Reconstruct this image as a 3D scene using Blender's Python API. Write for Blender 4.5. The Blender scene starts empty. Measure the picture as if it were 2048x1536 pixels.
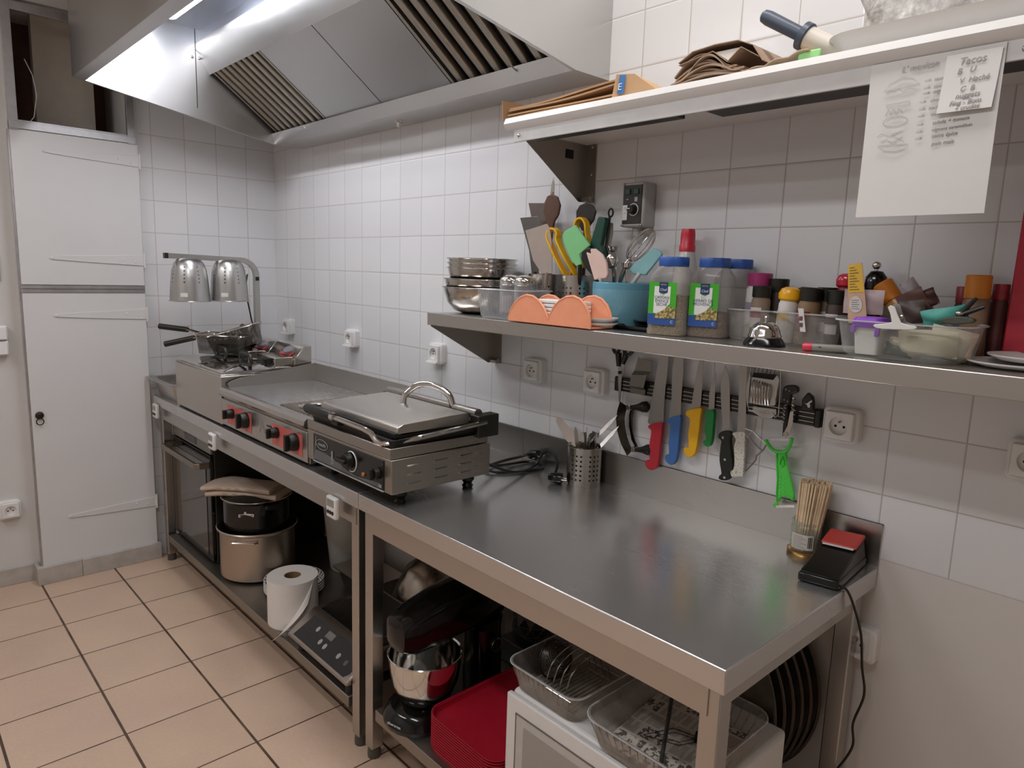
import bpy, bmesh, math, random
from mathutils import Vector, Matrix
random.seed(7)
S = bpy.context.scene
C = S.collection
PI = math.pi
# ---------------------------------------------------------------- camera
cam_d = bpy.data.cameras.new('camera')
cam = bpy.data.objects.new('camera', cam_d); C.objects.link(cam)
cam_d.sensor_width = 36.0
cam_d.lens = 1400.78 / 2048 * 36.0
cam_d.clip_start = 0.02
def cam_matrix(loc, yaw, pitch, roll):
    f = Vector((math.cos(yaw)*math.cos(pitch), math.sin(yaw)*math.cos(pitch), math.sin(pitch)))
    r = f.cross(Vector((0, 0, 1))).normalized(); u = r.cross(f)
    c, s = math.cos(roll), math.sin(roll)
    r2 = c*r + s*u; u2 = -s*r + c*u
    m = Matrix((r2, u2, -f)).transposed().to_4x4(); m.translation = loc
    return m
cam.matrix_world = cam_matrix((3.6813, -1.6649, 1.4832), math.radians(136.971), math.radians(-9.134), math.radians(1.861))
S.camera = cam
# ---------------------------------------------------------------- view, world, lights
S.view_settings.view_transform = 'Standard'
S.view_settings.look = 'None'
S.view_settings.gamma = 1
S.view_settings.use_curve_mapping = False
S.view_settings.exposure = 0.0
w = bpy.data.worlds.new('world'); S.world = w; w.use_nodes = True
w.node_tree.nodes['Background'].inputs[0].default_value = (0.9, 0.86, 0.82, 1)
w.node_tree.nodes['Background'].inputs[1].default_value = 0.3
def area(name, loc, size, size_y, watts, col, rot=(0, 0, 0)):
    d = bpy.data.lights.new(name, 'AREA'); d.shape = 'RECTANGLE'; d.size = size; d.size_y = size_y
    d.energy = watts; d.color = col
    o = bpy.data.objects.new(name, d); C.objects.link(o); o.location = loc; o.rotation_euler = rot
    return o
area('ceiling_tube_light', (2.95, -.52, 2.68), 1.2, 0.16, 10, (1.0, 0.985, 0.975))
area('fill_light_middle', (3.0, -1.75, 2.68), 1.2, 0.16, 17, (0.95, 0.96, 1.0))  # unseen fill light, added to flatten the shading on the right
area('fill_light_far', (1.2, -2.4, 2.68), 1.2, 0.16, 17, (0.95, 0.96, 1.0))  # another unseen fill, added to brighten the walls from the room side
HOOD_LAMP = 35.0
# ---------------------------------------------------------------- helpers
def lin(c):
    if isinstance(c, str):
        c = [int(c[i:i+2], 16)/255 for i in (0, 2, 4)]
        c = [(x/12.92 if x <= .04045 else ((x+.055)/1.055)**2.4) for x in c]
    return (c[0], c[1], c[2], 1)
MATS = {}
class NT:
    """small wrapper that builds a node material"""
    def __init__(self, name):
        self.m = bpy.data.materials.new(name); self.m.use_nodes = True
        self.t = self.m.node_tree; self.t.nodes.clear()
        self.out = self.t.nodes.new('ShaderNodeOutputMaterial')
    def n(self, typ, **kw):
        o = self.t.nodes.new('ShaderNode'+typ)
        for k, v in kw.items(): setattr(o, k, v)
        return o
    def l(self, a, b): self.t.links.new(a, b)
    def sock(self, node, i, v):
        if v is None: return
        if hasattr(v, 'links') or isinstance(v, bpy.types.NodeSocket): self.l(v, node.inputs[i])
        else: node.inputs[i].default_value = v
    def math(self, op, a, b=None, c=None, clamp=False):
        o = self.n('Math', operation=op, use_clamp=clamp)
        self.sock(o, 0, a); self.sock(o, 1, b)
        if c is not None: self.sock(o, 2, c)
        return o.outputs[0]
    def mix(self, f, a, b):
        o = self.n('Mix', data_type='RGBA')
        self.sock(o, 0, f); self.sock(o, 6, a); self.sock(o, 7, b)
        return o.outputs[2]
    def coord(self, which='Object'):
        return self.n('TexCoord').outputs[which]
    def xyz(self, v):
        o = self.n('SeparateXYZ'); self.l(v, o.inputs[0]); return o.outputs
    def noise(self, scale, vec=None, detail=3, rough=.5, sc=None):
        o = self.n('TexNoise'); o.inputs['Scale'].default_value = scale
        o.inputs['Detail'].default_value = detail; o.inputs['Roughness'].default_value = rough
        v = vec if vec is not None else self.coord()
        if sc:
            mp = self.n('Mapping'); self.l(v, mp.inputs[0]); mp.inputs['Scale'].default_value = sc; v = mp.outputs[0]
        self.l(v, o.inputs['Vector']); return o.outputs[0]
    def rng(self, v, a, b, c, d):
        o = self.n('MapRange'); self.sock(o, 0, v)
        for i, x in enumerate((a, b, c, d)): o.inputs[i+1].default_value = x
        return o.outputs[0]
    def bump(self, h, strength=.2, dist=.002):
        o = self.n('Bump'); o.inputs['Strength'].default_value = strength; o.inputs['Distance'].default_value = dist
        self.sock(o, 'Height', h); return o.outputs[0]
    def bsdf(self, col=None, rough=.5, metal=0, normal=None, **kw):
        o = self.n('BsdfPrincipled')
        self.sock(o, 'Base Color', col); self.sock(o, 'Roughness', rough); self.sock(o, 'Metallic', metal)
        if normal is not None: self.l(normal, o.inputs['Normal'])
        for k, v in kw.items(): self.sock(o, k.replace('_', ' '), v)
        return o
    def done(self, sh):
        self.l(sh.outputs[0] if hasattr(sh, 'outputs') else sh, self.out.inputs[0]); return self.m
def mat(name, col, rough=.5, metal=0, var=.04, scale=25, bump=0.0, dist=.001, **kw):
    """plain procedural material: slight noise in colour and roughness"""
    if name in MATS: return MATS[name]
    t = NT(name); c = lin(col); nz = t.noise(scale)
    f = t.rng(nz, .3, .7, 1-var, 1+var)
    hsv = t.n('HueSaturation'); hsv.inputs['Color'].default_value = c; t.l(f, hsv.inputs['Value'])
    r = t.rng(nz, .3, .7, max(0, rough-.03), min(1, rough+.03))
    nm = t.bump(nz, bump, dist) if bump else None
    MATS[name] = t.done(t.bsdf(hsv.outputs[0], r, metal, nm, **kw)); return MATS[name]
def steel(name, col='b9b5ae', rough=.3, stretch=(1, 60, 60), rv=.03, bump=.004, scr=False, metal=1.0, aniso=None):
    if name in MATS: return MATS[name]
    t = NT(name); c = lin(col)
    nz = t.noise(8, sc=stretch, detail=4); big = t.noise(3, detail=4)
    f = t.rng(nz, .25, .75, .99, 1.01)
    hsv = t.n('HueSaturation'); hsv.inputs['Color'].default_value = c; t.l(f, hsv.inputs['Value'])
    r = t.math('ADD', t.rng(nz, .3, .7, rough-.012, rough+.012), t.rng(big, .35, .65, -rv*.6, rv*.6))
    h = nz
    if scr:
        vo = t.n('TexVoronoi', feature='DISTANCE_TO_EDGE'); vo.inputs['Scale'].default_value = 9
        mp = t.n('Mapping'); t.l(t.coord(), mp.inputs[0]); mp.inputs['Rotation'].default_value = (0, 0, .5)
        wv = t.noise(30, sc=(1, .15, 1), detail=6, rough=.8); h = t.math('ADD', nz, wv)
    MATS[name] = t.bsdf(hsv.outputs[0], r, metal)
    if aniso:
        tg = t.n('CombineXYZ')
        for i in range(3): tg.inputs[i].default_value = aniso[i]
        t.l(tg.outputs[0], MATS[name].inputs['Tangent']); MATS[name].inputs['Anisotropic'].default_value = .75
    MATS[name] = t.done(MATS[name]); return MATS[name]
def clear(name, tint='f4f4f2', body='d8d8d6', fac=.16, rough=.12):
    """thin clear plastic: mostly see-through with a pale glossy skin"""
    if name in MATS: return MATS[name]
    t = NT(name); tr = t.n('BsdfTransparent'); tr.inputs[0].default_value = lin(tint)
    b = t.bsdf(lin(body), rough); nz = t.noise(40)
    lw = t.n('LayerWeight'); lw.inputs[0].default_value = .35
    f = t.math('ADD', t.math('MULTIPLY', lw.outputs['Facing'], .45), t.rng(nz, .3, .7, fac*.7, fac*1.2), clamp=True)
    m = t.n('MixShader'); t.l(f, m.inputs[0]); t.l(tr.outputs[0], m.inputs[1]); t.l(b.outputs[0], m.inputs[2])
    MATS[name] = t.done(m); return MATS[name]
def emit(name, col, strength):
    if name in MATS: return MATS[name]
    t = NT(name); e = t.n('Emission'); e.inputs[0].default_value = lin(col); e.inputs[1].default_value = strength
    MATS[name] = t.done(e); return MATS[name]
def holes(name, col, rough, nu, pitch_z, z0, z1, group=3, gap=1, rad=.0022, R=.05, lo=0):
    """round metal wall perforated with columns of real (see-through) holes, in object space about z"""
    t = NT(name); x, y, z = t.xyz(t.coord())
    a = t.math('MULTIPLY', t.math('ADD', t.math('ARCTAN2', y, x), PI), nu/(2*PI))
    col_i = t.math('FLOOR', a); fu = t.math('SUBTRACT', t.math('FRACT', a), .5)
    du = t.math('MULTIPLY', fu, 2*PI*R/nu)
    vz = t.math('DIVIDE', t.math('SUBTRACT', z, z0), pitch_z)
    dz = t.math('MULTIPLY', t.math('SUBTRACT', t.math('FRACT', vz), .5), pitch_z)
    d = t.math('SQRT', t.math('ADD', t.math('MULTIPLY', du, du), t.math('MULTIPLY', dz, dz)))
    h = t.math('LESS_THAN', d, rad)
    keep = t.math('LESS_THAN', t.math('MODULO', col_i, group+gap), group-.5)
    inz = t.math('MULTIPLY', t.math('GREATER_THAN', z, z0), t.math('LESS_THAN', z, z1))
    h = t.math('MULTIPLY', t.math('MULTIPLY', h, keep), inz)
    nz = t.noise(8, sc=(1, 1, 60))
    b = t.bsdf(lin(col), t.rng(nz, .3, .7, rough-.04, rough+.04), 1.0, t.bump(nz, .04, .0005))
    tr = t.n('BsdfTransparent'); m = t.n('MixShader'); t.l(h, m.inputs[0]); t.l(b.outputs[0], m.inputs[1]); t.l(tr.outputs[0], m.inputs[2])
    MATS[name] = t.done(m); return MATS[name]
class MB:
    """collects faces of one mesh"""
    def __init__(s): s.v = []; s.f = []; s.M = None
    def add(s, vs, fs):
        n = len(s.v)
        if s.M is not None: vs = [tuple(s.M @ Vector(q)) for q in vs]
        s.v += [tuple(q) for q in vs]; s.f += [tuple(i+n for i in f) for f in fs]; return s
    def box(s, x0, x1, y0, y1, z0, z1):
        vs = [(x, y, z) for z in (z0, z1) for y in (y0, y1) for x in (x0, x1)]
        return s.add(vs, [(0, 2, 3, 1), (4, 5, 7, 6), (0, 1, 5, 4), (2, 6, 7, 3), (0, 4, 6, 2), (1, 3, 7, 5)])
    def prism(s, pts, a, b, ax='y'):
        """polygon extruded from a to b along ax; pts are the other two coordinates in order"""
        def mk(p, h): return {'y': (p[0], h, p[1]), 'x': (h, p[0], p[1]), 'z': (p[0], p[1], h)}[ax]
        n = len(pts)
        vs = [mk(p, a) for p in pts]+[mk(p, b) for p in pts]
        fs = [tuple(range(n)), tuple(range(2*n-1, n-1, -1))]+[(i, (i+1) % n, n+(i+1) % n, n+i) for i in range(n)]
        return s.add(vs, fs)
    def tube(s, pts, r, seg=8, closed=False):
        P_ = [Vector(p) for p in pts]; n = len(P_); rs = r if isinstance(r, (list, tuple)) else [r]*n
        T_ = []
        for i in range(n):
            a = P_[(i-1) % n] if (closed or i) else P_[0]; b = P_[(i+1) % n] if (closed or i < n-1) else P_[-1]
            d = b-a; T_.append(d.normalized() if d.length > 1e-9 else Vector((0, 0, 1)))
        u = T_[0].orthogonal().normalized(); vs = []
        for i in range(n):
            u = (u-T_[i]*u.dot(T_[i])); u = u.normalized() if u.length > 1e-6 else T_[i].orthogonal().normalized()
            w_ = T_[i].cross(u)
            for k in range(seg):
                a = 2*PI*k/seg; vs.append(P_[i]+(u*math.cos(a)+w_*math.sin(a))*rs[i])
        fs = []
        for i in range(n if closed else n-1):
            j = (i+1) % n
            for k in range(seg):
                k2 = (k+1) % seg; fs.append((i*seg+k, i*seg+k2, j*seg+k2, j*seg+k))
        if not closed: fs += [tuple(range(seg-1, -1, -1)), tuple(range((n-1)*seg, n*seg))]
        return s.add(vs, fs)
    def lathe(s, prof, c=(0, 0, 0), seg=32, sx=1, sy=1):
        vs = []; fs = []; rings = []
        for r, z in prof:
            if r < 1e-6: rings.append([len(vs)]); vs.append((c[0], c[1], c[2]+z))
            else:
                rings.append(list(range(len(vs), len(vs)+seg)))
                vs += [(c[0]+r*sx*math.cos(2*PI*k/seg), c[1]+r*sy*math.sin(2*PI*k/seg), c[2]+z) for k in range(seg)]
        for a, b in zip(rings, rings[1:]):
            for k in range(seg):
                k2 = (k+1) % seg
                if len(a) == 1 and len(b) == 1: continue
                if len(a) == 1: fs.append((a[0], b[k2], b[k]))
                elif len(b) == 1: fs.append((a[k], a[k2], b[0]))
                else: fs.append((a[k], a[k2], b[k2], b[k]))
        return s.add(vs, fs)
    def ball(s, c, r, sc=(1, 1, 1), seg=16, rg=10):
        n = len(s.v); M0 = s.M
        L = Matrix.Translation(c) @ Matrix.Diagonal((*sc, 1)); s.M = (M0 @ L) if M0 is not None else L
        s.lathe([(r*math.sin(PI*i/rg), -r*math.cos(PI*i/rg)) for i in range(rg+1)], seg=seg); s.M = M0; return s
    def loft(s, secs, cap0=True, cap1=True, closed=False):
        n = len(secs[0]); vs = [p for q in secs for p in q]; fs = []
        m = len(secs)
        for i in range(m if closed else m-1):
            j = (i+1) % m
            for k in range(n):
                k2 = (k+1) % n; fs.append((i*n+k, i*n+k2, j*n+k2, j*n+k))
        if not closed:
            if cap0: fs.append(tuple(range(n-1, -1, -1)))
            if cap1: fs.append(tuple(range((m-1)*n, m*n)))
        return s.add(vs, fs)
    def sheet(s, fn, nu, nv):
        vs = [fn(i/nu, j/nv) for i in range(nu+1) for j in range(nv+1)]
        fs = [(i*(nv+1)+j, (i+1)*(nv+1)+j, (i+1)*(nv+1)+j+1, i*(nv+1)+j+1) for i in range(nu) for j in range(nv)]
        return s.add(vs, fs)
def rrect(cx, cy, wx, wy, r, z, n=5):
    r = min(r, wx/2-1e-4, wy/2-1e-4); o = []
    for q, (sx, sy) in enumerate(((1, 1), (-1, 1), (-1, -1), (1, -1))):
        for i in range(n+1):
            a = PI/2*q+PI/2*i/n
            o.append((cx+sx*(wx/2-r)+r*math.cos(a), cy+sy*(wy/2-r)+r*math.sin(a), z))
    return o
def link(name, mb, m, parent=None, sharp=.6, bev=0, solid=0, rel=None, flat=False):
    me = bpy.data.meshes.new(name); off = Vector(rel) if rel is not None else None
    vs = [tuple(Vector(q)-off) for q in mb.v] if off is not None else mb.v
    me.from_pydata(vs, [], mb.f)
    bm = bmesh.new(); bm.from_mesh(me); bmesh.ops.recalc_face_normals(bm, faces=bm.faces); bm.to_mesh(me); bm.free()
    for p in me.polygons: p.use_smooth = not flat
    if not flat: me.set_sharp_from_angle(angle=sharp)
    o = bpy.data.objects.new(name, me); C.objects.link(o); me.materials.append(m)
    if parent: o.parent = parent
    if bev:
        b = o.modifiers.new('bevel', 'BEVEL'); b.width = bev; b.segments = 2; b.limit_method = 'ANGLE'; b.angle_limit = .6
        b.harden_normals = False
    if solid:
        b = o.modifiers.new('solid', 'SOLIDIFY'); b.thickness = solid; b.offset = 0
        e = o.modifiers.new('split', 'EDGE_SPLIT'); e.split_angle = .7
    return o
def tag(o, label, cat, group=None):
    o['label'] = label; o['category'] = cat
    if group: o['group'] = group
    return o
def thing(name, label, cat, loc=(0, 0, 0), group=None, rot=0):
    o = bpy.data.objects.new(name, None); o.empty_display_size = .05; C.objects.link(o)
    o.location = loc; o.rotation_euler = (0, 0, rot); o['base'] = tuple(loc)
    return tag(o, label, cat, group)
def pieces(mb, gap=.004):
    """split collected faces into clusters whose boxes lie apart"""
    n = len(mb.v); par = list(range(n))
    def find(i):
        while par[i] != i: par[i] = par[par[i]]; i = par[i]
        return i
    for f in mb.f:
        for i in f[1:]: par[find(i)] = find(f[0])
    comp = {}
    for f in mb.f: comp.setdefault(find(f[0]), []).append(f)
    if len(comp) < 2 or len(comp) > 60: return [mb]
    items = []
    for fs in comp.values():
        ids = {i for f in fs for i in f}; vs = [mb.v[i] for i in ids]
        items.append(([min(v[k] for v in vs) for k in range(3)], [max(v[k] for v in vs) for k in range(3)], fs))
    g = list(range(len(items)))
    def fg(i):
        while g[i] != i: i = g[i]
        return i
    for i in range(len(items)):
        for j in range(i):
            if all(items[i][0][k]-gap <= items[j][1][k] and items[j][0][k]-gap <= items[i][1][k] for k in range(3)): g[fg(i)] = fg(j)
    out = {}
    for i, it in enumerate(items): out.setdefault(fg(i), []).extend(it[2])
    if len(out) < 2: return [mb]
    res = []
    for fs in out.values():
        ids = sorted({i for f in fs for i in f}); mp = {a: b for b, a in enumerate(ids)}
        q = MB(); q.v = [mb.v[i] for i in ids]; q.f = [tuple(mp[i] for i in f) for f in fs]; res.append(q)
    return res
def part(root, name, mb, m, world=True, label=None, sub=None, one=False, **kw):
    """a part of a thing; with world=True the mesh is given in room coordinates; pieces lying apart become parts of their own"""
    for q in ([mb] if one else pieces(mb)):
        o = link(name, q, m, sub or root, rel=root['base'] if world else None, **kw)
        if label: o['label'] = label
    return o
def struct(name, mb, m, **kw):
    o = link(name, mb, m, **kw); o['kind'] = 'structure'; return o
def dup(root, loc, label=None, group=None, rot=None):
    r = root.copy(); C.objects.link(r); r.location = loc
    if rot is not None: r.rotation_euler = (0, 0, rot)
    if label: r['label'] = label
    if group: r['group'] = group
    for ch in list(root.children):
        c = ch.copy(); C.objects.link(c); c.parent = r
        for g in list(ch.children):
            d = g.copy(); C.objects.link(d); d.parent = c
    return r
def text(body, size, loc, rot, m, root, name='lettering', sub=None, align='CENTER', shear=0, depth=.0003, sx=1):
    """built-in lettering turned into a thin mesh; loc in room coordinates"""
    cu = bpy.data.curves.new(name, 'FONT'); cu.body = body; cu.size = size; cu.align_x = align; cu.align_y = 'CENTER'
    cu.extrude = depth; cu.shear = shear; cu.space_line = .9
    tmp = bpy.data.objects.new(name, cu); C.objects.link(tmp)
    me = bpy.data.meshes.new_from_object(tmp.evaluated_get(bpy.context.evaluated_depsgraph_get()))
    bpy.data.objects.remove(tmp); bpy.data.curves.remove(cu)
    me.name = name
    R_ = Matrix.Translation(Vector(loc)-Vector(root['base'])) @ rot.to_4x4() @ Matrix.Diagonal((sx, 1, 1, 1))
    me.transform(R_); me.materials.clear(); me.materials.append(m)
    o = bpy.data.objects.new(name, me); C.objects.link(o); o.parent = sub or root
    return o
def frame(xd, yd):
    x = Vector(xd).normalized(); y = Vector(yd).normalized(); z = x.cross(y)
    return Matrix((x, y, z)).transposed()
FRONT = frame((1, 0, 0), (0, 0, 1))        # text facing the room from the back wall
def mm(l): return [(a/1000, b/1000) for a, b in l]
def arc(c, r, a0, a1, n, ax='xz', y=0):
    o = []
    for i in range(n+1):
        a = a0+(a1-a0)*i/n; p, q = c[0]+r*math.cos(a), c[1]+r*math.sin(a)
        o.append({'xz': (p, y, q), 'xy': (p, q, y), 'yz': (y, p, q)}[ax])
    return o
# ---------------------------------------------------------------- materials
def tile_mat(name, axis, off_a, off_z, zmin=None):
    t = NT(name); x, y, z = t.xyz(t.coord())
    def dist(v, off, p):
        f = t.math('FRACT', t.math('DIVIDE', t.math('SUBTRACT', v, off), p))
        return t.math('MULTIPLY', t.math('SUBTRACT', .5, t.math('ABSOLUTE', t.math('SUBTRACT', f, .5))), p)
    a = x if axis == 'x' else y
    d = t.math('MINIMUM', dist(a, off_a, .15), dist(z, off_z, .15))
    # small tone shift from tile to tile
    ia = t.math('FLOOR', t.math('DIVIDE', t.math('SUBTRACT', a, off_a), .15)); iz = t.math('FLOOR', t.math('DIVIDE', t.math('SUBTRACT', z, off_z), .15))
    cb = t.n('CombineXYZ'); t.l(ia, cb.inputs[0]); t.l(iz, cb.inputs[1])
    wn = t.n('TexWhiteNoise', noise_dimensions='3D'); t.l(cb.outputs[0], wn.inputs[0])
    tone = t.rng(wn.outputs[0], 0, 1, .975, 1.015)
    hsv = t.n('HueSaturation'); hsv.inputs['Color'].default_value = lin('e0dfdf'); t.l(tone, hsv.inputs['Value'])
    grout = t.rng(d, .0011, .0020, 1, 0)
    col = t.mix(grout, hsv.outputs[0], lin('bdb5ae'))
    rough = t.mix(grout, (.13, .13, .13, 1), (.8, .8, .8, 1))
    if zmin is not None:
        below = t.math('LESS_THAN', z, zmin)
        col = t.mix(below, col, lin('d9d3cd')); rough = t.mix(below, rough, (.55, .55, .55, 1))
        grout = t.math('MULTIPLY', grout, t.math('GREATER_THAN', z, zmin))
    h = t.rng(d, .0008, .005, 0, 1)
    if zmin is not None: h = t.math('MULTIPLY', h, t.math('GREATER_THAN', z, zmin))
    wav = t.noise(5, detail=1)
    h = t.math('ADD', h, t.math('MULTIPLY', wav, .5))
    return t.done(t.bsdf(col, rough, 0, t.bump(h, .35, .0012)))
def floor_mat():
    t = NT('floor_tiles'); x, y, z = t.xyz(t.coord())
    def cell(v, off, p): return t.math('DIVIDE', t.math('SUBTRACT', v, off), p)
    cx, cy = cell(x, .213, .2988), cell(y, -1.163, .2965)
    def dist(c, p):
        return t.math('MULTIPLY', t.math('SUBTRACT', .5, t.math('ABSOLUTE', t.math('SUBTRACT', t.math('FRACT', c), .5))), p)
    dx, dy = dist(cx, .2988), dist(cy, .2965)
    g = t.math('MAXIMUM', t.rng(dx, .0022, .0032, 1, 0), t.rng(dy, .0034, .0046, 1, 0))
    cb = t.n('CombineXYZ'); t.l(t.math('FLOOR', cx), cb.inputs[0]); t.l(t.math('FLOOR', cy), cb.inputs[1])
    wn = t.n('TexWhiteNoise', noise_dimensions='3D'); t.l(cb.outputs[0], wn.inputs[0])
    nz = t.noise(3.5, detail=5, rough=.6); fine = t.noise(90, detail=2)
    c1 = t.mix(t.rng(nz, .3, .7, 0, 1), lin('c5a893'), lin('cfb399'))
    val = t.math('MULTIPLY', t.rng(wn.outputs[0], 0, 1, .95, 1.04), t.rng(fine, .3, .7, .97, 1.03))
    hsv = t.n('HueSaturation'); t.l(c1, hsv.inputs['Color']); t.l(val, hsv.inputs['Value'])
    gcol = t.mix(t.rng(t.noise(14), .35, .65, 0, 1), lin('3f2c22'), lin('66503f'))
    col = t.mix(g, hsv.outputs[0], gcol)
    rough = t.rng(nz, .3, .7, .32, .46)
    h = t.math('MULTIPLY', t.math('SUBTRACT', 1, g), 1)
    return t.done(t.bsdf(col, rough, 0, t.bump(h, .4, .0015)))
M_TILE_B = tile_mat('white_wall_tiles', 'x', .1393, .86, .86)
M_TILE_L = tile_mat('white_wall_tiles_end', 'y', -.1475, .86)
M_PAINT = mat('wall_paint', 'd3cfcb', .6, var=.02, scale=6, bump=.05)
M_CEIL = mat('ceiling_paint', 'dcd6cd', .8, var=.02)
M_SKIRT = mat('stone_skirting', 'b3aca3', .5, var=.12, scale=18, bump=.05)
M_ST = steel('brushed_steel', 'bdb9b4', .3)
M_STD = steel('dull_steel', 'a8a29a', .34)
M_TOP = steel('scratched_steel', 'cfcdcb', .25, stretch=(2, 40, 40), rv=.04, scr=True, metal=.88)
M_HOOD = steel('hood_steel', 'cdccca', .32, stretch=(1, 1, 50), rv=.05, )
M_CHROME = mat('chrome', 'd8d6d2', .09, 1, var=.01)
M_POL = mat('polished_steel', 'c6c1ba', .16, 1, var=.03)
M_BLADE = steel('blade_steel', 'a5a29d', .33, stretch=(40, 1, 1))
M_BLK = mat('black_plastic', '17160f', .42, var=.1)
M_BLKG = mat('gloss_black', '0e0d0b', .14, var=.05)
M_IRON = mat('cast_iron', '1d1b17', .5, .4, var=.15, bump=.15)
M_WHT = mat('white_plastic', 'e4e1dd', .32, var=.015)
M_WHTM = mat('white_paint_metal', 'dedbd7', .35, var=.015)
M_CREAM = mat('white_door_paint', 'd9d7d5', .42, var=.015, scale=5)
M_ALU = mat('aluminium', 'b4b2b2', .4, .85, var=.08)
M_RUB = mat('dark_rubber', '22201b', .6)
M_GREYP = mat('grey_plastic', 'a9aaa6', .45)
M_DARKGAP = mat('dark_recess', '15120e', .8)
M_RED = mat('red_plastic', 'a81628', .38)
M_WOODL = mat('pale_wood', 'c79f70', .6, var=.12, scale=60)
# ---------------------------------------------------------------- room
struct('floor', MB().box(-.4, 5.4, -3.4, .1, -.05, 0), floor_mat())
struct('wall_back', MB().box(-.4, 5.4, 0, .1, 0, 2.75), M_TILE_B)
struct('wall_left', MB().box(-.1, 0, -.66, 0, 0, 2.75), M_TILE_L)
struct('wall_left_plain', MB().box(-.15, -.05, -3.4, -1.155, 0, 2.75), M_PAINT)
struct('wall_right', MB().box(5.3, 5.4, -3.4, 0, 0, 2.75), M_PAINT)
struct('wall_front', MB().box(-.15, 5.3, -3.4, -3.3, 0, 2.75), M_PAINT)
struct('ceiling', MB().box(-.4, 5.4, -3.4, .1, 2.75, 2.8), M_CEIL)
struct('baseboard_left', MB().box(-.05, -.038, -3.3, -1.172, 0, .078), M_SKIRT, bev=.002)
# ---------------------------------------------------------------- service cupboard on the end wall
t = thing('wall_cupboard', 'tall white built-in cupboard with long strap hinges and open top', 'cupboard', (-.2, -.91, 0))
m = MB(); m.box(-.4, .02, -1.155, -1.12, 0, 2.75); m.box(-.4, .02, -.695, -.66, 0, 2.75); m.box(-.44, -.4, -1.155, -.66, 0, 2.75)
m.box(-.4, .02, -1.12, -.695, 2.52, 2.75); m.box(-.4, .0, -1.12, -.695, 0, 2.0)
part(t, 'body', m, M_PAINT)
m = MB(); m.box(.015, .034, -1.152, -1.118, 2.0, 2.51); m.box(.015, .034, -.705, -.675, 2.0, 2.51); m.box(.015, .035, -1.118, -.705, 2.47, 2.505)
m.box(.012, .036, -1.152, -.672, 2.005, 2.035); m.box(-.02, .03, -1.118, -.705, 2.02, 2.042)
part(t, 'upper_frame', m, M_ALU, bev=.001)
part(t, 'inner_panel', MB().box(-.2, -.15, -1.02, -.79, 2.04, 2.52), mat('cupboard_inner_panel', 'b9b0a3', .5))
part(t, 'cavity_back', MB().box(-.38, -.36, -1.118, -.70, 2.0, 2.52), mat('brown_cavity', '6a4a3c', .8, var=.15))
part(t, 'loose_wire', MB().tube([(-.03, -1.07, 2.3), (-.03, -1.045, 2.24), (-.03, -1.035, 2.16), (-.03, -1.05, 2.07), (-.03, -1.07, 2.04)], .002), M_CREAM)
part(t, 'edge_strip', MB().box(.006, .024, -1.158, -1.148, .08, 2.0), M_ALU)
up = part(t, 'door', MB().box(.012, .03, -1.15, -.664, 1.36, 2.004), M_CREAM, bev=.0015)
lo = part(t, 'door', MB().box(.012, .03, -1.15, -.664, .078, 1.325), M_CREAM, bev=.0015)
part(t, 'door_rail', MB().box(.014, .033, -1.154, -.664, 1.343, 1.358), M_ALU); part(t, 'door_rail', MB().box(.014, .033, -1.154, -.664, 1.326, 1.341), M_ALU)
for d, z in ((up, 1.927), (up, 1.477), (lo, 1.225), (lo, .295)):
    m = MB()
    m.prism([(-1.035, z-.006), (-1.04, z), (-1.035, z+.007), (-.9, z+.014), (-.672, z+.024), (-.672, z-.024), (-.9, z-.014)], .03, .0345, 'x')
    for y in (-1.03, -.74, -.70): m.lathe([(0, .003), (.004, .002), (.005, 0)], (0, 0, 0), 10); 
    m.tube([(.036, -.66, z-.035), (.036, -.66, z+.035)], .006, 8); m.box(.028, .034, -.674, -.658, z-.024, z+.024)
    hm = part(t, 'strap_hinge', m, M_CREAM, sub=d, bev=.0008)
    s = MB()
    for y, q in ((-1.03, 0), (-.75, .004), (-.70, -.008)): s.ball((.0348, y, z+q), .0045, (.5, 1, 1), 10, 6)
    part(t, 'hinge_screw', s, M_WHTM, sub=d)
m = MB(); m.ball((.036, -1.122, .785), .017, (.5, 1, 1), 14, 8)
part(t, 'lion_boss', m, mat('dark_bronze', '3a3026', .45, .8, var=.2, bump=.3), sub=lo)
part(t, 'ring_pull', MB().tube(arc((-1.122, .757), .014, 0, 2*PI*.96, 24, 'yz', .04), .0022, 8, True), MATS['dark_bronze'], sub=lo)
m = MB(); m.box(.012, .05, -1.176, -1.0, 0, .082); m.box(.012, .05, -.999, -.651, 0, .08); m.box(-.05, .012, -1.176, -1.16, 0, .082)
part(t, 'tiled_plinth', m, M_SKIRT, bev=.002)
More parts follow.
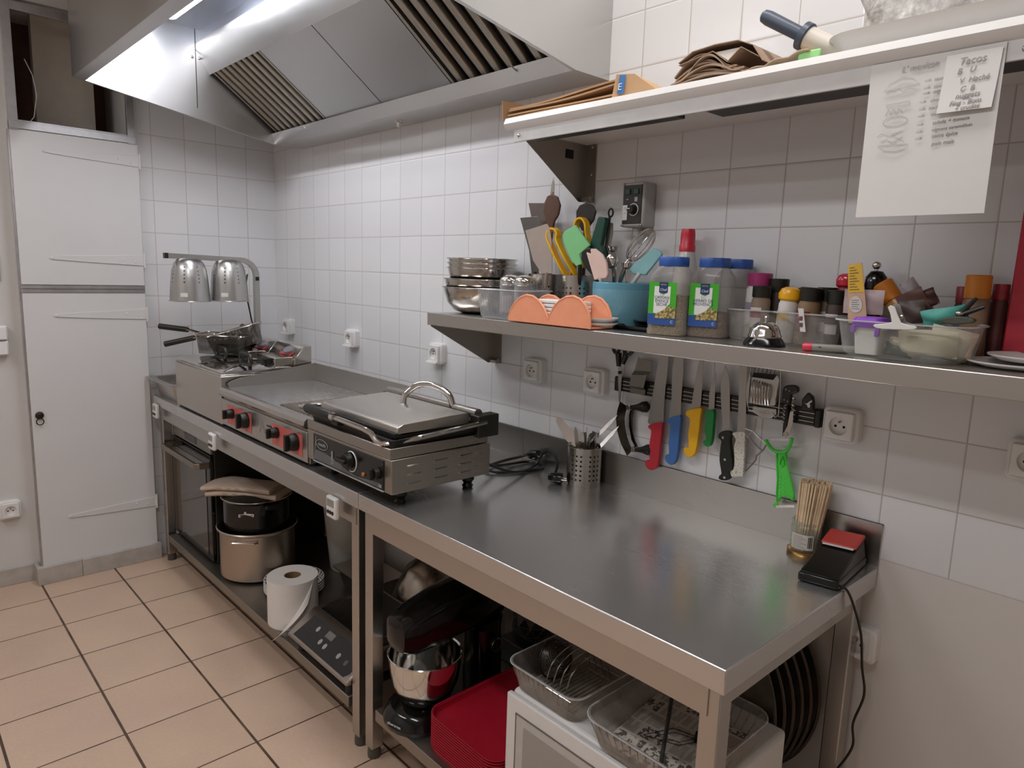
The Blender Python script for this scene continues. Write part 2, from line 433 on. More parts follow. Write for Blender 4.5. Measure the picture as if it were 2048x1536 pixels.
# ---------------------------------------------------------------- sockets and switches
def socket_geo(nm, label, loc, rot, earth=True, flap=False):
    t = thing(nm, label, 'socket', loc, 'wall sockets', rot)
    m = MB(); m.loft([rrect(0, 0, .082, .082, .012, 0), rrect(0, 0, .082, .082, .012, .024), rrect(0, 0, .076, .076, .012, .028)])
    Rx = Matrix.Rotation(PI/2, 4, 'X')
    def up_(mb):
        mb.v = [tuple(Rx @ Vector(q)) for q in mb.v]; return mb
    part(t, 'back_box', up_(m), M_WHT, False)
    m = MB()
    sec = [rrect(0, 0, .066, .066, .006, .027), rrect(0, 0, .066, .066, .006, .036), rrect(0, 0, .0625, .0625, .001, .038)]
    m.loft(sec, True, False)
    # front ring with the round well
    n = 40; o = [(.031*math.cos(2*PI*k/n)/max(abs(math.cos(2*PI*k/n)), abs(math.sin(2*PI*k/n))), .031*math.sin(2*PI*k/n)/max(abs(math.cos(2*PI*k/n)), abs(math.sin(2*PI*k/n))), .038) for k in range(n)]
    circ = [(.0215*math.cos(2*PI*k/n+PI/4*0), .0215*math.sin(2*PI*k/n), .038) for k in range(n)]
    a0 = [math.atan2(p[1], p[0]) % (2*PI) for p in o]
    circ = [(.0215*math.cos(a), .0215*math.sin(a), .038) for a in a0]
    m.loft([o, circ, [(p[0]*.97, p[1]*.97, .0285) for p in circ]], False, True)
    part(t, 'face_plate', up_(m), M_WHT, False)
    if earth:
        m = MB(); m.lathe([(0, .0295), (.003, .0295), (.003, .029)], (-.0095, -.002, 0), 10); m.lathe([(0, .0295), (.003, .0295), (.003, .029)], (.0095, -.002, 0), 10)
        part(t, 'contact_hole', up_(m), M_DARKGAP, False)
        m = MB().tube([(0, .009, .029), (0, .009, .037), (0, .0092, .039)], [.0025, .0025, .0012], 8)
        part(t, 'earth_pin', up_(m), M_STD, False)
    if flap:
        m = MB(); m.prism([(.0, -.038), (.0, -.032), (.02, -.030), (.022, -.036)], -.033, .033, 'x')
        m.v = [(p[0], -.026-p[1], p[2]) for p in m.v]
        part(t, 'flap_lip', m, M_WHT, False)
    return t
sk0 = socket_geo('wall_socket', 'white wall socket nearest the room corner behind the fryer', (.175, 0, 1.158), 0, True, True)
dup(sk0, (.826, 0, 1.156), 'white wall socket above the flat griddle, second from the corner')
dup(sk0, (1.479, 0, 1.156), 'white wall socket left of the steel shelf bracket, above the grill')
sk1 = socket_geo('wall_socket', 'white wall socket right of the steel shelf bracket', (2.024, 0, 1.157), 0)
dup(sk1, (2.293, 0, 1.156), 'white wall socket at the left end of the black knife strip')
dup(sk1, (3.041, 0, 1.156), 'white wall socket right of the knife strip, above the skewers')
dup(sk1, (3.132, 0, .655), 'white wall socket low down behind the hanging black cable')
dup(sk1, (-.05, -1.249, .357), 'white wall socket low on the wall left of the cupboard', rot=PI/2)
dup(sk1, (3.405, 0, 1.152), 'white wall socket at the right edge, under the red board')
t = thing('light_switch', 'white double rocker switch on the wall left of the cupboard', 'switch', (-.05, -1.24, 1.115))
for z in (1.149, 1.083):
    part(t, 'switch_body', MB().box(-.05, -.022, -1.285, -1.205, z-.032, z+.032), M_WHT, bev=.006)
    part(t, 'rocker', MB().prism([(-.022, z-.026), (-.012, z-.026), (-.018, z+.026), (-.022, z+.026)], -1.279, -1.211, 'y'), M_WHT, bev=.002)
t = thing('wall_notice', 'grey plastic panel on the wall above the double switch', 'panel', (-.05, -1.25, 1.43))
part(t, 'plate', MB().box(-.05, -.042, -1.32, -1.212, 1.37, 1.49), mat('grey_blue_plate', 'b4b6bb', .4), bev=.004)
part(t, 'card', MB().box(-.042, -.04, -1.30, -1.216, 1.395, 1.425), M_WHT)
# ---------------------------------------------------------------- fan speed control box
t = thing('fan_control', 'grey fan speed control box on the tiles above the blue crock', 'control box', (2.43, 0, 1.677))
part(t, 'housing', MB().box(2.388, 2.466, -.055, 0, 1.617, 1.739), mat('light_grey_box', 'b3b3ae', .4), bev=.006)
part(t, 'front_plate', MB().box(2.395, 2.459, -.058, -.054, 1.626, 1.731), mat('charcoal_plate', '2c2c29', .45), bev=.001)
for x in (2.412, 2.441): part(t, 'lamp_button', MB().box(x-.008, x+.008, -.062, -.057, 1.706, 1.72), mat('dark_green_lens', '3c5a52', .25), bev=.001)
m = MB(); 
for x in (2.394, 2.46):
    for z in (1.622, 1.735): m.ball((x, -.0575, z), .004, (1, .6, 1), 10, 6)
part(t, 'corner_screw', m, M_STD)
part(t, 'dial_ring', MB().tube(arc((2.433, 1.664), .016, -2.4, 2.9, 30, 'xz', -.0585), .0014, 6), M_WHT)
kn = part(t, 'knob', MB().tube([(2.433, -.058, 1.664), (2.433, -.075, 1.664)], [.0125, .0105], 20), M_BLK)
part(t, 'pointer', MB().box(2.424, 2.433, -.0755, -.0745, 1.6645, 1.667), M_WHT, sub=kn)
st = part(t, 'sticker', MB().box(2.395, 2.4115, -.0586, -.0575, 1.636, 1.677), M_WHT)
part(t, 'pen_marks', MB().tube([(2.399, -.0588, 1.664), (2.404, -.0588, 1.672), (2.408, -.0588, 1.662)], .0006, 5).tube([(2.4, -.0588, 1.655), (2.408, -.0588, 1.656)], .0005, 5), mat('teal_ink', '3a6f7c', .5), sub=st)
part(t, 'cable_gland', MB().lathe([(0, 0), (.011, 0), (.011, .012), (.013, .014), (.013, .024), (0, .024)], (2.427, -.028, 1.594), 14), M_GREYP)
part(t, 'toggle', MB().ball((2.412, -.06, 1.692), .004, (1, .6, .6), 8, 6).box(2.436, 2.446, -.0595, -.058, 1.686, 1.698), M_GREYP)
# ---------------------------------------------------------------- extractor hood
t = thing('extractor_hood', 'large stainless extractor hood hanging over the cooking line', 'hood', (1.3, -.5, 2.04))
x0, x1 = .336, 2.27; yb, yg, yf = 0, -.146, -.97
m = MB()
prof = [(-.001, 2.043), (yg, 2.043), (yf, 2.186), (yf, 2.74), (-.001, 2.74)]
part(t, 'end_plate', MB().prism(prof, x0-.002, x0+.002, 'x'), M_HOOD)
part(t, 'end_plate', MB().prism(prof, x1-.002, x1+.002, 'x'), M_HOOD)
part(t, 'front_panel', MB().box(x0, x1, yf-.004, yf, 2.186, 2.74), M_HOOD)
m = MB(); m.prism([(yf, 2.186), (yf, 2.19), (yf+.036, 2.184), (yf+.036, 2.18)], x0, x1, 'x'); m.prism([(yf+.036, 2.18), (yf+.04, 2.18), (yf+.04, 2.2), (yf+.036, 2.2)], x0, x1, 'x')
for xx in (x0+.002, x1-.012):
    m.prism([(yf, 2.186), (yg, 2.043), (yg, 2.047), (yf, 2.191)], xx, xx+.01, 'x')
part(t, 'bottom_flange', m, M_HOOD)
m = MB(); m.box(x0, x1, -.47, yf, 2.478, 2.482); m.box(x0, x1, -.474, -.47, 2.40, 2.48)
part(t, 'inner_ceiling', m, steel('hood_inner_steel', 'b7bbc4', .3, stretch=(1, 1, 50)))
# upper channel that carries the filters
m = MB(); m.prism([(-.497, 2.392), (-.497, 2.42), (-.40, 2.42), (-.40, 2.355), (-.44, 2.30)], x0+.002, x1-.002, 'x')
part(t, 'filter_channel', m, M_HOOD)
m = MB(); m.prism([(-.002, 2.043), (yg, 2.043), (yg-.014, 2.092), (yg-.008, 2.092), (yg+.006, 2.052), (-.002, 2.052)], x0+.002, x1-.002, 'x')
part(t, 'grease_gutter', m, M_HOOD)
part(t, 'drain_cap', MB().lathe([(0, -.022), (.011, -.022), (.013, -.018), (.013, -.004), (.017, -.002), (.017, 0), (0, 0)], (1.285, -.07, 2.044), 16), M_CHROME)
# sloping filter plane: from (y -.44, z 2.305) down to (y -.13, z 2.075)
fa, fb = Vector((0, -.443, 2.308)), Vector((0, -.128, 2.078)); fd = (fb-fa); fn = Vector((0, -fd.z, fd.y)).normalized()
if fn.z > 0: fn = -fn
def fp(x, s_, h): q = fa+fd*s_+fn*h; return (x, q.y, q.z)
def slab(xa, xb, h0, h1, s0=0, s1=1):
    m = MB(); vs = [fp(x, s_, h) for h in (h0, h1) for s_ in (s0, s1) for x in (xa, xb)]
    return m.add(vs, [(0, 2, 3, 1), (4, 5, 7, 6), (0, 1, 5, 4), (2, 6, 7, 3), (0, 4, 6, 2), (1, 3, 7, 5)])
for a, b in ((.86, 1.285), (1.29, 1.715)):
    part(t, 'blank_panel', slab(a, b, -.004, 0), M_HOOD)
M_FIL = steel('filter_steel', 'bdb6aa', .35, stretch=(60, 3, 3))
M_FILD = mat('filter_dark', '2b2823', .6, .3)
for a, b in ((.37, .855), (1.72, 2.25)):
    fr = part(t, 'baffle_filter', slab(a, b, -.03, -.026), M_FILD)
    m = MB()
    m.M = None
    for q in ((a, a+.014), (b-.014, b)):
        k = slab(q[0], q[1], -.028, 0); m.add(k.v, k.f)
    k = slab(a, b, -.028, 0, 0, .02); m.add(k.v, k.f); k = slab(a, b, -.028, 0, .98, 1); m.add(k.v, k.f)
    part(t, 'filter_frame', m, M_FIL, sub=fr)
    n = 8
    for i in range(n):
        xx = a+.02+(b-a-.04)*(i+.15)/n; wd = (b-a-.04)/n
        m = MB(); pr = [(xx, -.004), (xx+.004, 0), (xx+wd*.42, 0), (xx+wd*.46, -.004), (xx+wd*.46, -.020), (xx+wd*.44, -.020), (xx+wd*.44, -.003), (xx+.003, -.003), (xx+.003, -.020), (xx, -.020)]
        m.loft([[fp(p[0], s_, p[1]) for p in pr] for s_ in (.02, .98)])
        part(t, 'baffle', m, M_FIL, sub=fr)
    xm = (a+b)/2+.02
    m = MB(); m.add([fp(xm-.025, .93, .004), fp(xm+.01, .93, .004), fp(xm+.015, .985, .02), fp(xm-.03, .985, .016)], [(0, 1, 2, 3)]); m.add([fp(xm+.012, .9, .004), fp(xm+.04, .93, .02), fp(xm+.02, .985, .012)], [(0, 1, 2)])
    part(t, 'clip_handle', m, M_CHROME, sub=fr, solid=.002)
m = MB(); m.box(x0+.002, x0+.003, -.499, -.496, 2.15, 2.48)
part(t, 'plate_seam', m, M_DARKGAP)
part(t, 'seam_rivet', MB().ball((x0+.004, -.512, 2.36), .006, (.4, 1, 1), 10, 6).ball((x0+.004, -.482, 2.36), .006, (.4, 1, 1), 10, 6), M_STD)
lamp = part(t, 'lamp_housing', MB().box(.53, 1.95, -.72, -.62, 2.455, 2.478), M_WHTM, bev=.004)
tb = MB(); tb.loft([[(x, -.67+.036*math.cos(a)*q, 2.452+.026*math.sin(a)*q) for a in [PI+PI*k/12 for k in range(13)]] for x, q in ((.545, .7), (.56, 1), (1.92, 1), (1.935, .7))])
part(t, 'lamp_diffuser', tb, emit('hood_lamp_glow', 'f4f6ff', HOOD_LAMP), sub=lamp)
# ---------------------------------------------------------------- steel tables
def table(label, xa, xb, zs, legs_x):
    t = thing('steel_table', label, 'table', ((xa+xb)/2, -.33, 0))
    m = MB(); m.box(xa, xb, -.662, -.004, .793, .84)
    part(t, 'worktop', m, M_TOP, bev=.0025)
    m = MB(); m.box(xa, xb, -.006, -.001, .84, .943); m.box(xa, xb, -.009, -.001, .939, .943)
    part(t, 'upstand', m, M_ST)
    m = MB(); m.box(xa+.04, xb-.04, -.643, -.64, .728, .795); m.box(xb-.052, xb-.049, -.6, -.05, .728, .795); m.box(xa+.049, xa+.052, -.6, -.05, .728, .795)
    part(t, 'apron', m, M_ST)
    m = MB(); m.box(legs_x[0]+.04, legs_x[1]-.04, -.642, -.05, zs-.037, zs)
    part(t, 'lower_shelf', m, steel('shelf_steel', '9a958d', .42), bev=.002)
    for x in legs_x:
        for y in (-.62, -.05):
            lg = part(t, 'leg', MB().box(x-.02, x+.02, y-.02, y+.02, .035, .793), M_ST, bev=.003)
            part(t, 'foot', MB().lathe([(0, 0), (.02, 0), (.0205, .012), (.02, .022), (.018, .036), (0, .036)], (x, y, 0), 18), mat('grey_foot', '4d4a40', .5), sub=lg)
    m = MB(); 
    for x in legs_x: m.box(x-.015, x+.015, -.6, -.07, .745, .793)
    part(t, 'side_rail', m, M_ST)
    return t
table('long steel table under the cooking appliances by the corner', .065, 1.970, .145, (.10, 1.918))
table('empty steel work table in the foreground, with microwave below', 1.974, 3.15, .183, (1.995, 3.113))
# ---------------------------------------------------------------- stainless wall shelf
t = thing('wall_shelf', 'long stainless wall shelf carrying bowls, utensils and spice jars', 'shelf', (2.6, -.15, 1.3))
part(t, 'board', MB().box(1.80, 3.75, -.30, -.001, 1.301, 1.341), M_ST, bev=.002)
def bracket(xb, ztop, zbot, depth):
    m = MB(); m.prism([(-.001, zbot), (-.03, zbot), (-depth, ztop-.005), (-depth, ztop), (-.001, ztop)], xb-.001, xb+.001, 'x')
    m.box(xb, xb+.038, -.004, -.001, zbot, ztop); m.prism([(-.001, zbot), (-.02, zbot), (-.03, zbot+.012), (-.001, zbot+.012)], xb-.001, xb+.036, 'x')
    return m
def screws(xb, zs): 
    m = MB()
    for z in zs: m.ball((xb+.024, -.005, z), .0045, (1, .5, 1), 10, 6)
    return m
for xb in (1.80, 3.55):
    b = part(t, 'bracket', bracket(xb, 1.301, 1.158, .285), M_STD); part(t, 'bracket_screw', screws(xb, (1.17, 1.285)), M_POL, sub=b)
# ---------------------------------------------------------------- white upper shelf
t = thing('upper_wall_shelf', 'white upper wall shelf with bags and cardboard on top', 'shelf', (2.8, -.15, 1.84))
part(t, 'board', MB().box(2.2, 3.75, -.285, -.001, 1.868, 1.888), M_WHTM)
m = MB(); sec = [(-.285, 1.872), (-.296, 1.866), (-.306, 1.873), (-.312, 1.885), (-.306, 1.9), (-.285, 1.902), (-.285, 1.89)]
part(t, 'front_lip', m.prism(sec, 2.164, 3.75, 'x'), M_WHTM)
part(t, 'front_face', MB().box(2.192, 3.75, -.298, -.292, 1.836, 1.868), mat('pale_grey_enamel', 'cfcdca', .4), bev=.001)
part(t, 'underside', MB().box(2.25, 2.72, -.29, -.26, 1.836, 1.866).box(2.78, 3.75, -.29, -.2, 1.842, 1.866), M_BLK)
m = MB(); m.ball((2.212, -.298, 1.852), .006, (1, .6, 1), 12, 6); m.ball((3.365, -.298, 1.852), .006, (1, .6, 1), 12, 6)
part(t, 'screw', m, M_POL)
for xb in (2.2, 3.6):
    b = part(t, 'bracket', bracket(xb, 1.868, 1.699, .288), M_STD); part(t, 'bracket_screw', screws(xb, (1.712, 1.78, 1.86)), M_POL, sub=b)
    part(t, 'bracket_pad', MB().box(xb+.002, xb+.004, -.095, -.065, 1.82, 1.845), M_DARKGAP, sub=b)
# ---------------------------------------------------------------- double fryer
t = thing('double_fryer', 'stainless double deep fryer with red switches beside the griddle', 'fryer', (.66, -.46, .84))
part(t, 'body', MB().box(.394, .928, -.655, -.27, .848, 1.04), steel('fryer_steel', 'c2bcb4', .3, stretch=(60, 1, 60)), bev=.003)
m = MB()
for x in (.43, .89):
    for y in (-.62, -.3): m.lathe([(0, 0), (.012, 0), (.014, .009), (0, .009)], (x, y, .84), 12)
part(t, 'rubber_foot', m, M_RUB)
part(t, 'tank_rim', MB().box(.396, .926, -.652, -.345, 1.04, 1.046), M_POL, bev=.002)
part(t, 'vent_slot', MB().box(.42, .5, -.640, -.628, 1.0462, 1.047).box(.53, .6, -.640, -.628, 1.0462, 1.047).box(.68, .76, -.640, -.628, 1.0462, 1.047), M_DARKGAP)
for a, b, hx in ((.402, .655, .53), (.668, .921, .795)):
    m = MB(); m.loft([rrect((a+b)/2, -.495, b-a, .29, .01, 1.0465), rrect((a+b)/2, -.495, b-a, .29, .01, 1.056), rrect((a+b)/2, -.495, b-a-.06, .2, .03, 1.068)])
    lid = part(t, 'lid', m, M_CHROME)
    pts = [(hx-.045+.0*k, 0, 0) for k in range(0)]
    n = 28; ring = []
    for k in range(n):
        a_ = 2*PI*k/n; cx_ = .034 if math.cos(a_) > 0 else -.034
        ring.append((hx+.05+cx_+.022*math.cos(a_), -.52+.0*k, 1.092+.022*math.sin(a_)))
    part(t, 'lid_handle', MB().tube(ring, .0075, 8, True), M_BLK, sub=lid)
    part(t, 'control_head', MB().prism([(-.345, 1.046), (-.345, 1.073), (-.343, 1.09), (-.303, 1.14), (-.268, 1.143), (-.268, 1.046)], a-.004, b+.004, 'x'), M_POL, bev=.0015)
    hd = [o for o in t.children if o.name.startswith('control_head')][-1]
    # red switch panel on the sloping face and its grey dial
    dn = Vector((0, .05, .04)).normalized(); nn = Vector((0, -.78, .625)); base = Vector((0, -.3235, 1.1145))
    def sl(x, u, h): q = base+dn*u+nn*h; return (x, q.y, q.z)
    xm = (a+b)/2+.03
    m = MB(); vs = [sl(xm+i*.052, j*.024, .0012) for i, j in ((-1, -1), (1, -1), (1, 1), (-1, 1))]; vs2 = [sl(xm+i*.052, j*.024, -.002) for i, j in ((-1, -1), (1, -1), (1, 1), (-1, 1))]
    m.loft([vs2, vs])
    part(t, 'switch_panel', m, mat('red_panel', 'c0453f', .35), sub=hd)
    m = MB(); m.loft([[sl(xm+.016+.034*math.cos(2*PI*k/20), .021*math.sin(2*PI*k/20), h) for k in range(20)] for h in (0, .016)])
    part(t, 'dial', m, mat('grey_dial', '77757a', .3), sub=hd, bev=.003)
    m = MB(); m.loft([[sl(xm-.03+i*.012, j*.01, h) for i, j in ((-1, -1), (1, -1), (1, 1), (-1, 1))] for h in (0, .006)])
    part(t, 'rocker_switch', m, M_BLKG, sub=hd, bev=.001)
    part(t, 'front_box', MB().box(a+.06, b-.012, -.425, -.345, 1.05, 1.098), M_POL, bev=.003, sub=None)
    m = MB(); m.box(b-.10, b-.05, -.437, -.424, 1.055, 1.092)
    part(t, 'terminal_block', m, M_BLK, bev=.002)
    m = MB()
    for k in range(4): m.box(b-.097, b-.055, -.445, -.437, 1.058+k*.009, 1.063+k*.009)
    part(t, 'terminal_fin', m, M_BLK, one=True)
# baskets and pan lying on the fryer
M_MESH = NT('wire_mesh'); x, y, z = M_MESH.xyz(M_MESH.coord())
def mesh_mat(name, p, wire, col):
    t = NT(name); x, y, z = t.xyz(t.coord())
    def d(v): return t.math('ABSOLUTE', t.math('SUBTRACT', t.math('FRACT', t.math('DIVIDE', v, p)), .5))
    a = t.math('ADD', x, z); b = t.math('SUBTRACT', t.math('ADD', y, z), 0)
    k = t.math('GREATER_THAN', t.math('MAXIMUM', d(a), d(b)), .5-wire)
    bs = t.bsdf(lin(col), .35, .9); tr = t.n('BsdfTransparent'); mx = t.n('MixShader')
    t.l(k, mx.inputs[0]); t.l(tr.outputs[0], mx.inputs[1]); t.l(bs.outputs[0], mx.inputs[2])
    return t.done(mx)
M_MESH = mesh_mat('dark_wire_mesh', .006, .16, '55524c')
M_MESH2 = mesh_mat('bright_wire_mesh', .006, .13, '8a8780')
def basket(name, label, loc, rot, tilt):
    t = thing(name, label, 'basket', loc)
    Rm = Matrix.Rotation(rot, 4, 'Z') @ Matrix.Rotation(tilt, 4, 'Y')
    def tr_(mb): mb.v = [tuple(Rm @ Vector(q)) for q in mb.v]; return mb
    m = MB(); m.loft([rrect(0, 0, .20, .10, .015, .004), rrect(0, 0, .22, .12, .02, .09)], True, False)
    part(t, 'mesh_body', tr_(m), M_MESH, False)
    m = MB(); m.tube(rrect(0, 0, .222, .122, .02, .09), .003, 6, True); 
    part(t, 'rim_wire', tr_(m), M_POL, False)
    m = MB(); m.tube([(-.11, -.012, .088), (-.16, -.010, .10), (-.17, -.009, .10)], .0035, 6)
    m.tube([(-.11, .012, .088), (-.16, .010, .10), (-.17, .009, .10)], .0035, 6)
    part(t, 'handle_wire', tr_(m), M_POL, False, one=True)
    m = MB(); m.tube([(-.165, 0, .10), (-.30, 0, .108)], [.012, .013], 12)
    part(t, 'grip', tr_(m), M_BLK, False, bev=.003)
    return t
b_ = basket('fryer_basket', 'black handled wire fry basket resting on top of the fryer', (.50, -.475, 1.072), PI*.25, .03)
b2 = basket('fryer_basket', 'second fry basket tilted with its bright mesh corner raised', (.53, -.42, 1.098), PI*.31, -.30)
t = thing('frying_pan', 'dark pan with a grey handle lying behind the fry baskets', 'pan', (.42, -.40, 1.07))
m = MB(); m.lathe([(0, 0), (.07, 0), (.095, .045), (.092, .045), (.067, .004), (0, .004)], (.44, -.42, 1.075), 28, 1, 1)
part(t, 'bowl', m, M_IRON)
part(t, 'handle', MB().tube([(.40, -.35, 1.115), (.33, -.315, 1.15), (.27, -.3, 1.178)], [.011, .013, .012], 10), mat('grey_brown_handle', '6e655b', .5))
# ---------------------------------------------------------------- perforated pan at the end
t = thing('perforated_pan', 'stainless perforated gastro pan wedged between cupboard and fryer', 'pan', (.2, -.5, .84))
def gpan(cx, cy, wx, wy, zb, h, rim):
    m = MB(); m.loft([rrect(cx, cy, wx-.05, wy-.05, .03, zb), rrect(cx, cy, wx-.03, wy-.03, .03, zb+.012), rrect(cx, cy, wx, wy, .03, zb+h), rrect(cx, cy, wx+2*rim, wy+2*rim, .012, zb+h), rrect(cx, cy, wx+2*rim, wy+2*rim, .012, zb+h-.003),
       rrect(cx, cy, wx-.002, wy-.002, .03, zb+h-.003), rrect(cx, cy, wx-.033, wy-.033, .03, zb+.014), rrect(cx, cy, wx-.055, wy-.055, .03, zb+.003)])
    return m
part(t, 'pan', gpan(.215, -.51, .30, .30, .84, .088, .028), M_ST)
m = MB()
for i in range(6):
    for j in range(3): m.lathe([(0, 0), (.004, 0)], (0, 0, 0), 8); 
m = MB()
for i in range(6):
    for j in range(2):
        c_ = (.13+i*.022, -.3625+j*.0, .90-j*.02); m.tube([(c_[0], c_[1]-.002, c_[2]), (c_[0], c_[1]+.0, c_[2])], .0045, 8)
part(t, 'drain_hole', m, M_DARKGAP)
# ---------------------------------------------------------------- heat lamp
t = thing('heat_lamp', 'twin brushed aluminium heat lamp hanging over the fryer', 'heat lamp', (.35, -.26, .84))
X = .35
pts = [(X, -.258, .86), (X, -.258, 1.42)]+[(X, -.258-.075+.075*math.cos(a), 1.42+.075*math.sin(a)) for a in [PI/2*k/10 for k in range(1, 11)]]+[(X, -.655, 1.503)]
m = MB(); secs = []
for i, p in enumerate(pts):
    a = Vector(pts[max(0, i-1)]); b = Vector(pts[min(len(pts)-1, i+1)]); d = (b-a).normalized(); nrm = Vector((0, -d.z, d.y))
    secs.append([tuple(Vector(p)+Vector((sx*.013, 0, 0))+nrm*sn*.0115) for sx, sn in ((-1, -1), (1, -1), (1, 1), (-1, 1))])
m.loft(secs)
M_LAMP = steel('lamp_aluminium', 'b8b6b2', .36, stretch=(60, 60, 1), rv=.05)
part(t, 'arm', m, M_LAMP)
part(t, 'base_plate', MB().box(X-.05, X+.05, -.30, -.21, .84, .862), M_LAMP, bev=.003)
part(t, 'end_cap', MB().box(X-.0135, X+.0135, -.668, -.654, 1.491, 1.515), M_BLK)
part(t, 'rocker_switch', MB().box(X+.0125, X+.0165, -.266, -.25, 1.40, 1.418), M_BLK)
part(t, 'cable', MB().tube([(X, -.30, 1.43), (X, -.308, 1.38), (X, -.302, 1.30), (X-.005, -.285, 1.22), (X-.016, -.27, 1.17)], .0035, 8), M_BLK)
part(t, 'screw', MB().ball((X, -.243, 1.2), .006, (1, 1, 1), 10, 6), M_STD)
for i, y in enumerate((-.565, -.388)):
    m = MB(); prof = [(.001, .192), (.032, .192), (.05, .186), (.064, .168), (.073, .14), (.078, .10), (.082, .05), (.085, .004), (.09, .001), (.09, 0), (.084, 0), (.080, .05), (.074, .12), (.06, .168), (.03, .187), (.001, .187)]
    q = MB(); q.lathe(prof, (0, 0, 0), 40)
    nm = holes('lamp_shade_metal', 'c2c1be', .33, 16, .0165, .078, .078+5*.0165, 1, 1, .003, .076)
    sh = link('lamp_shade', q, nm, t); sh.location = (0, y+.26, 1.303-.84)
    pl = MB().loft([[(.0795*math.cos(a), .0795*math.sin(a), z) for a in (-.78, -.66, -.54, -.42)]+[(.081*math.cos(a), .081*math.sin(a), z) for a in (-.42, -.54, -.66, -.78)] for z in (.022, .04)])
    pl.v = [(p[0]*1.065, p[1]*1.065, p[2]) for p in pl.v]
    lb = link('name_plate', pl, mat('plate_silver', 'd9d7d4', .35), sh)
    bulb = MB().ball((0, 0, .06), .04); link('bulb', bulb, mat('frosted_bulb', 'e8e4dc', .3), sh)
# ---------------------------------------------------------------- griddle
t = thing('griddle', 'electric griddle with half ribbed plate and red control panels', 'griddle', (1.3, -.46, .84))
part(t, 'body', MB().box(.935, 1.655, -.648, -.265, .852, .985), M_STD, bev=.002)
part(t, 'front_panel', MB().box(.935, 1.652, -.656, -.645, .855, .957), M_ST, bev=.002)
m = MB(); m.prism([(-.64, .965), (-.661, .968), (-.667, .978), (-.664, .992), (-.655, 1.0), (-.64, 1.0)], .928, 1.652, 'x')
part(t, 'front_lip', m, M_ST)
part(t, 'plate', MB().box(.942, 1.648, -.638, -.268, .975, .998), steel('griddle_plate', 'bdbbb8', .27, stretch=(1, 30, 1), metal=.8), bev=.002)
m = MB()
for k in range(17):
    x = 1.395+k*.0150; m.prism([(x, .998), (x+.003, 1.004), (x+.008, 1.004), (x+.011, .998)], -.628, -.275, 'y')
part(t, 'ribbed_plate', m, M_POL, one=True)
part(t, 'grease_trough', MB().box(.945, 1.65, -.645, -.638, .97, .985), M_DARKGAP)
M_SPL = steel('splash_steel', 'b5b1ab', .33, stretch=(1, 1, 40), metal=.85)
m = MB(); m.prism([(-.63, 1.0), (-.635, 1.012), (-.62, 1.022), (-.57, 1.035), (-.262, 1.072), (-.262, .99), (-.63, .99)], .943, .948, 'x')
part(t, 'side_splash', m, M_SPL)
part(t, 'back_splash', MB().box(.943, 1.668, -.266, -.262, .99, 1.072), M_SPL)
m = MB(); m.prism([(-.63, 1.0), (-.5, 1.012), (-.262, 1.072), (-.262, .99), (-.63, .99)], 1.66, 1.665, 'x')
part(t, 'side_splash', m, M_SPL)
for x in (.97, 1.62):
    for y in (-.62, -.3): part(t, 'foot', MB().lathe([(0, 0), (.014, 0), (.014, .014), (0, .014)], (x, y, .84), 12), M_RUB)
M_REDP = mat('red_label', 'c9655c', .4)
for a, b, kn in ((.992, 1.218, ((1.05, .914, .019), (1.178, .912, .030))), (1.396, 1.62, ((1.437, .915, .019), (1.574, .910, .030)))):
    pn = part(t, 'control_panel', MB().box(a, b, -.6575, -.6555, .868, .941), M_REDP)
    for x, z, r in kn:
        k = part(t, 'knob', MB().tube([(x, -.6575, z), (x, -.664, z), (x, -.684, z)], [r, r, r*.86], 24), M_BLK, sub=None, bev=.002)
        part(t, 'knob_grip', MB().box(x-r*.25, x+r*.25, -.697, -.683, z-r*.9, z+r*.9), M_BLK, sub=k, bev=.002)
    part(t, 'pilot_lamp', MB().tube([(a+.105, -.6575, .912), (a+.105, -.66, .912)], .005, 10), mat('red_lens', '9c2a22', .2), sub=pn)
M_INK = mat('grey_ink', '8b8781', .5)
text('A', .07, (1.312, -.6565, .912), FRONT, M_INK, t, 'logo_mark'); text('casselin', .015, (1.372, -.6565, .925), FRONT, mat('dark_ink', '3b3936', .5), t, 'lettering')
# ---------------------------------------------------------------- panini grill
t = thing('panini_grill', 'stainless contact grill with chrome handle on black feet', 'grill', (1.93, -.5, .84))
a, b = 1.69, 2.163
M_PAN = steel('grill_steel', 'aca69e', .3, stretch=(1, 1, 50), rv=.06)
part(t, 'housing', MB().box(a, b, -.672, -.328, .885, .980), M_PAN, bev=.002)
part(t, 'drip_band', MB().box(a+.002, b-.006, -.674, -.332, .981, 1.010), M_PAN, bev=.002)
for x in (a+.055, b-.048):
    for y in (-.612, -.372): part(t, 'foot', MB().lathe([(0, 0), (.014, 0), (.017, .006), (.012, .014), (.02, .026), (.018, .034), (.012, .046), (0, .046)], (x, y, .84), 16), M_BLKG)
pn = part(t, 'control_panel', MB().box(a+.042, b-.036, -.6745, -.6715, .89, .972), mat('black_glass_panel', '1b1b18', .2))
m = MB(); m.prism([(a+.05, .894), (a+.06, .925), (a+.12, .925), (a+.18, .918), (a+.24, .905), (a+.30, .897), (a+.36, .902), (b-.05, .908), (b-.05, .894)], -.676, -.6745, 'y')
part(t, 'grey_label_area', m, mat('panel_grey', '5d6164', .35), sub=pn)
m = MB(); m.tube([(a+.05, -.676, .894), (a+.063, -.676, .968)], .0008, 5); 
part(t, 'panel_line', m, M_GREYP, sub=pn)
part(t, 'maker_badge', MB().tube([(a+.098+.036*math.cos(2*PI*k/28), -.676, .947+.015*math.sin(2*PI*k/28)) for k in range(28)], .0008, 5, True), M_GREYP, sub=pn)
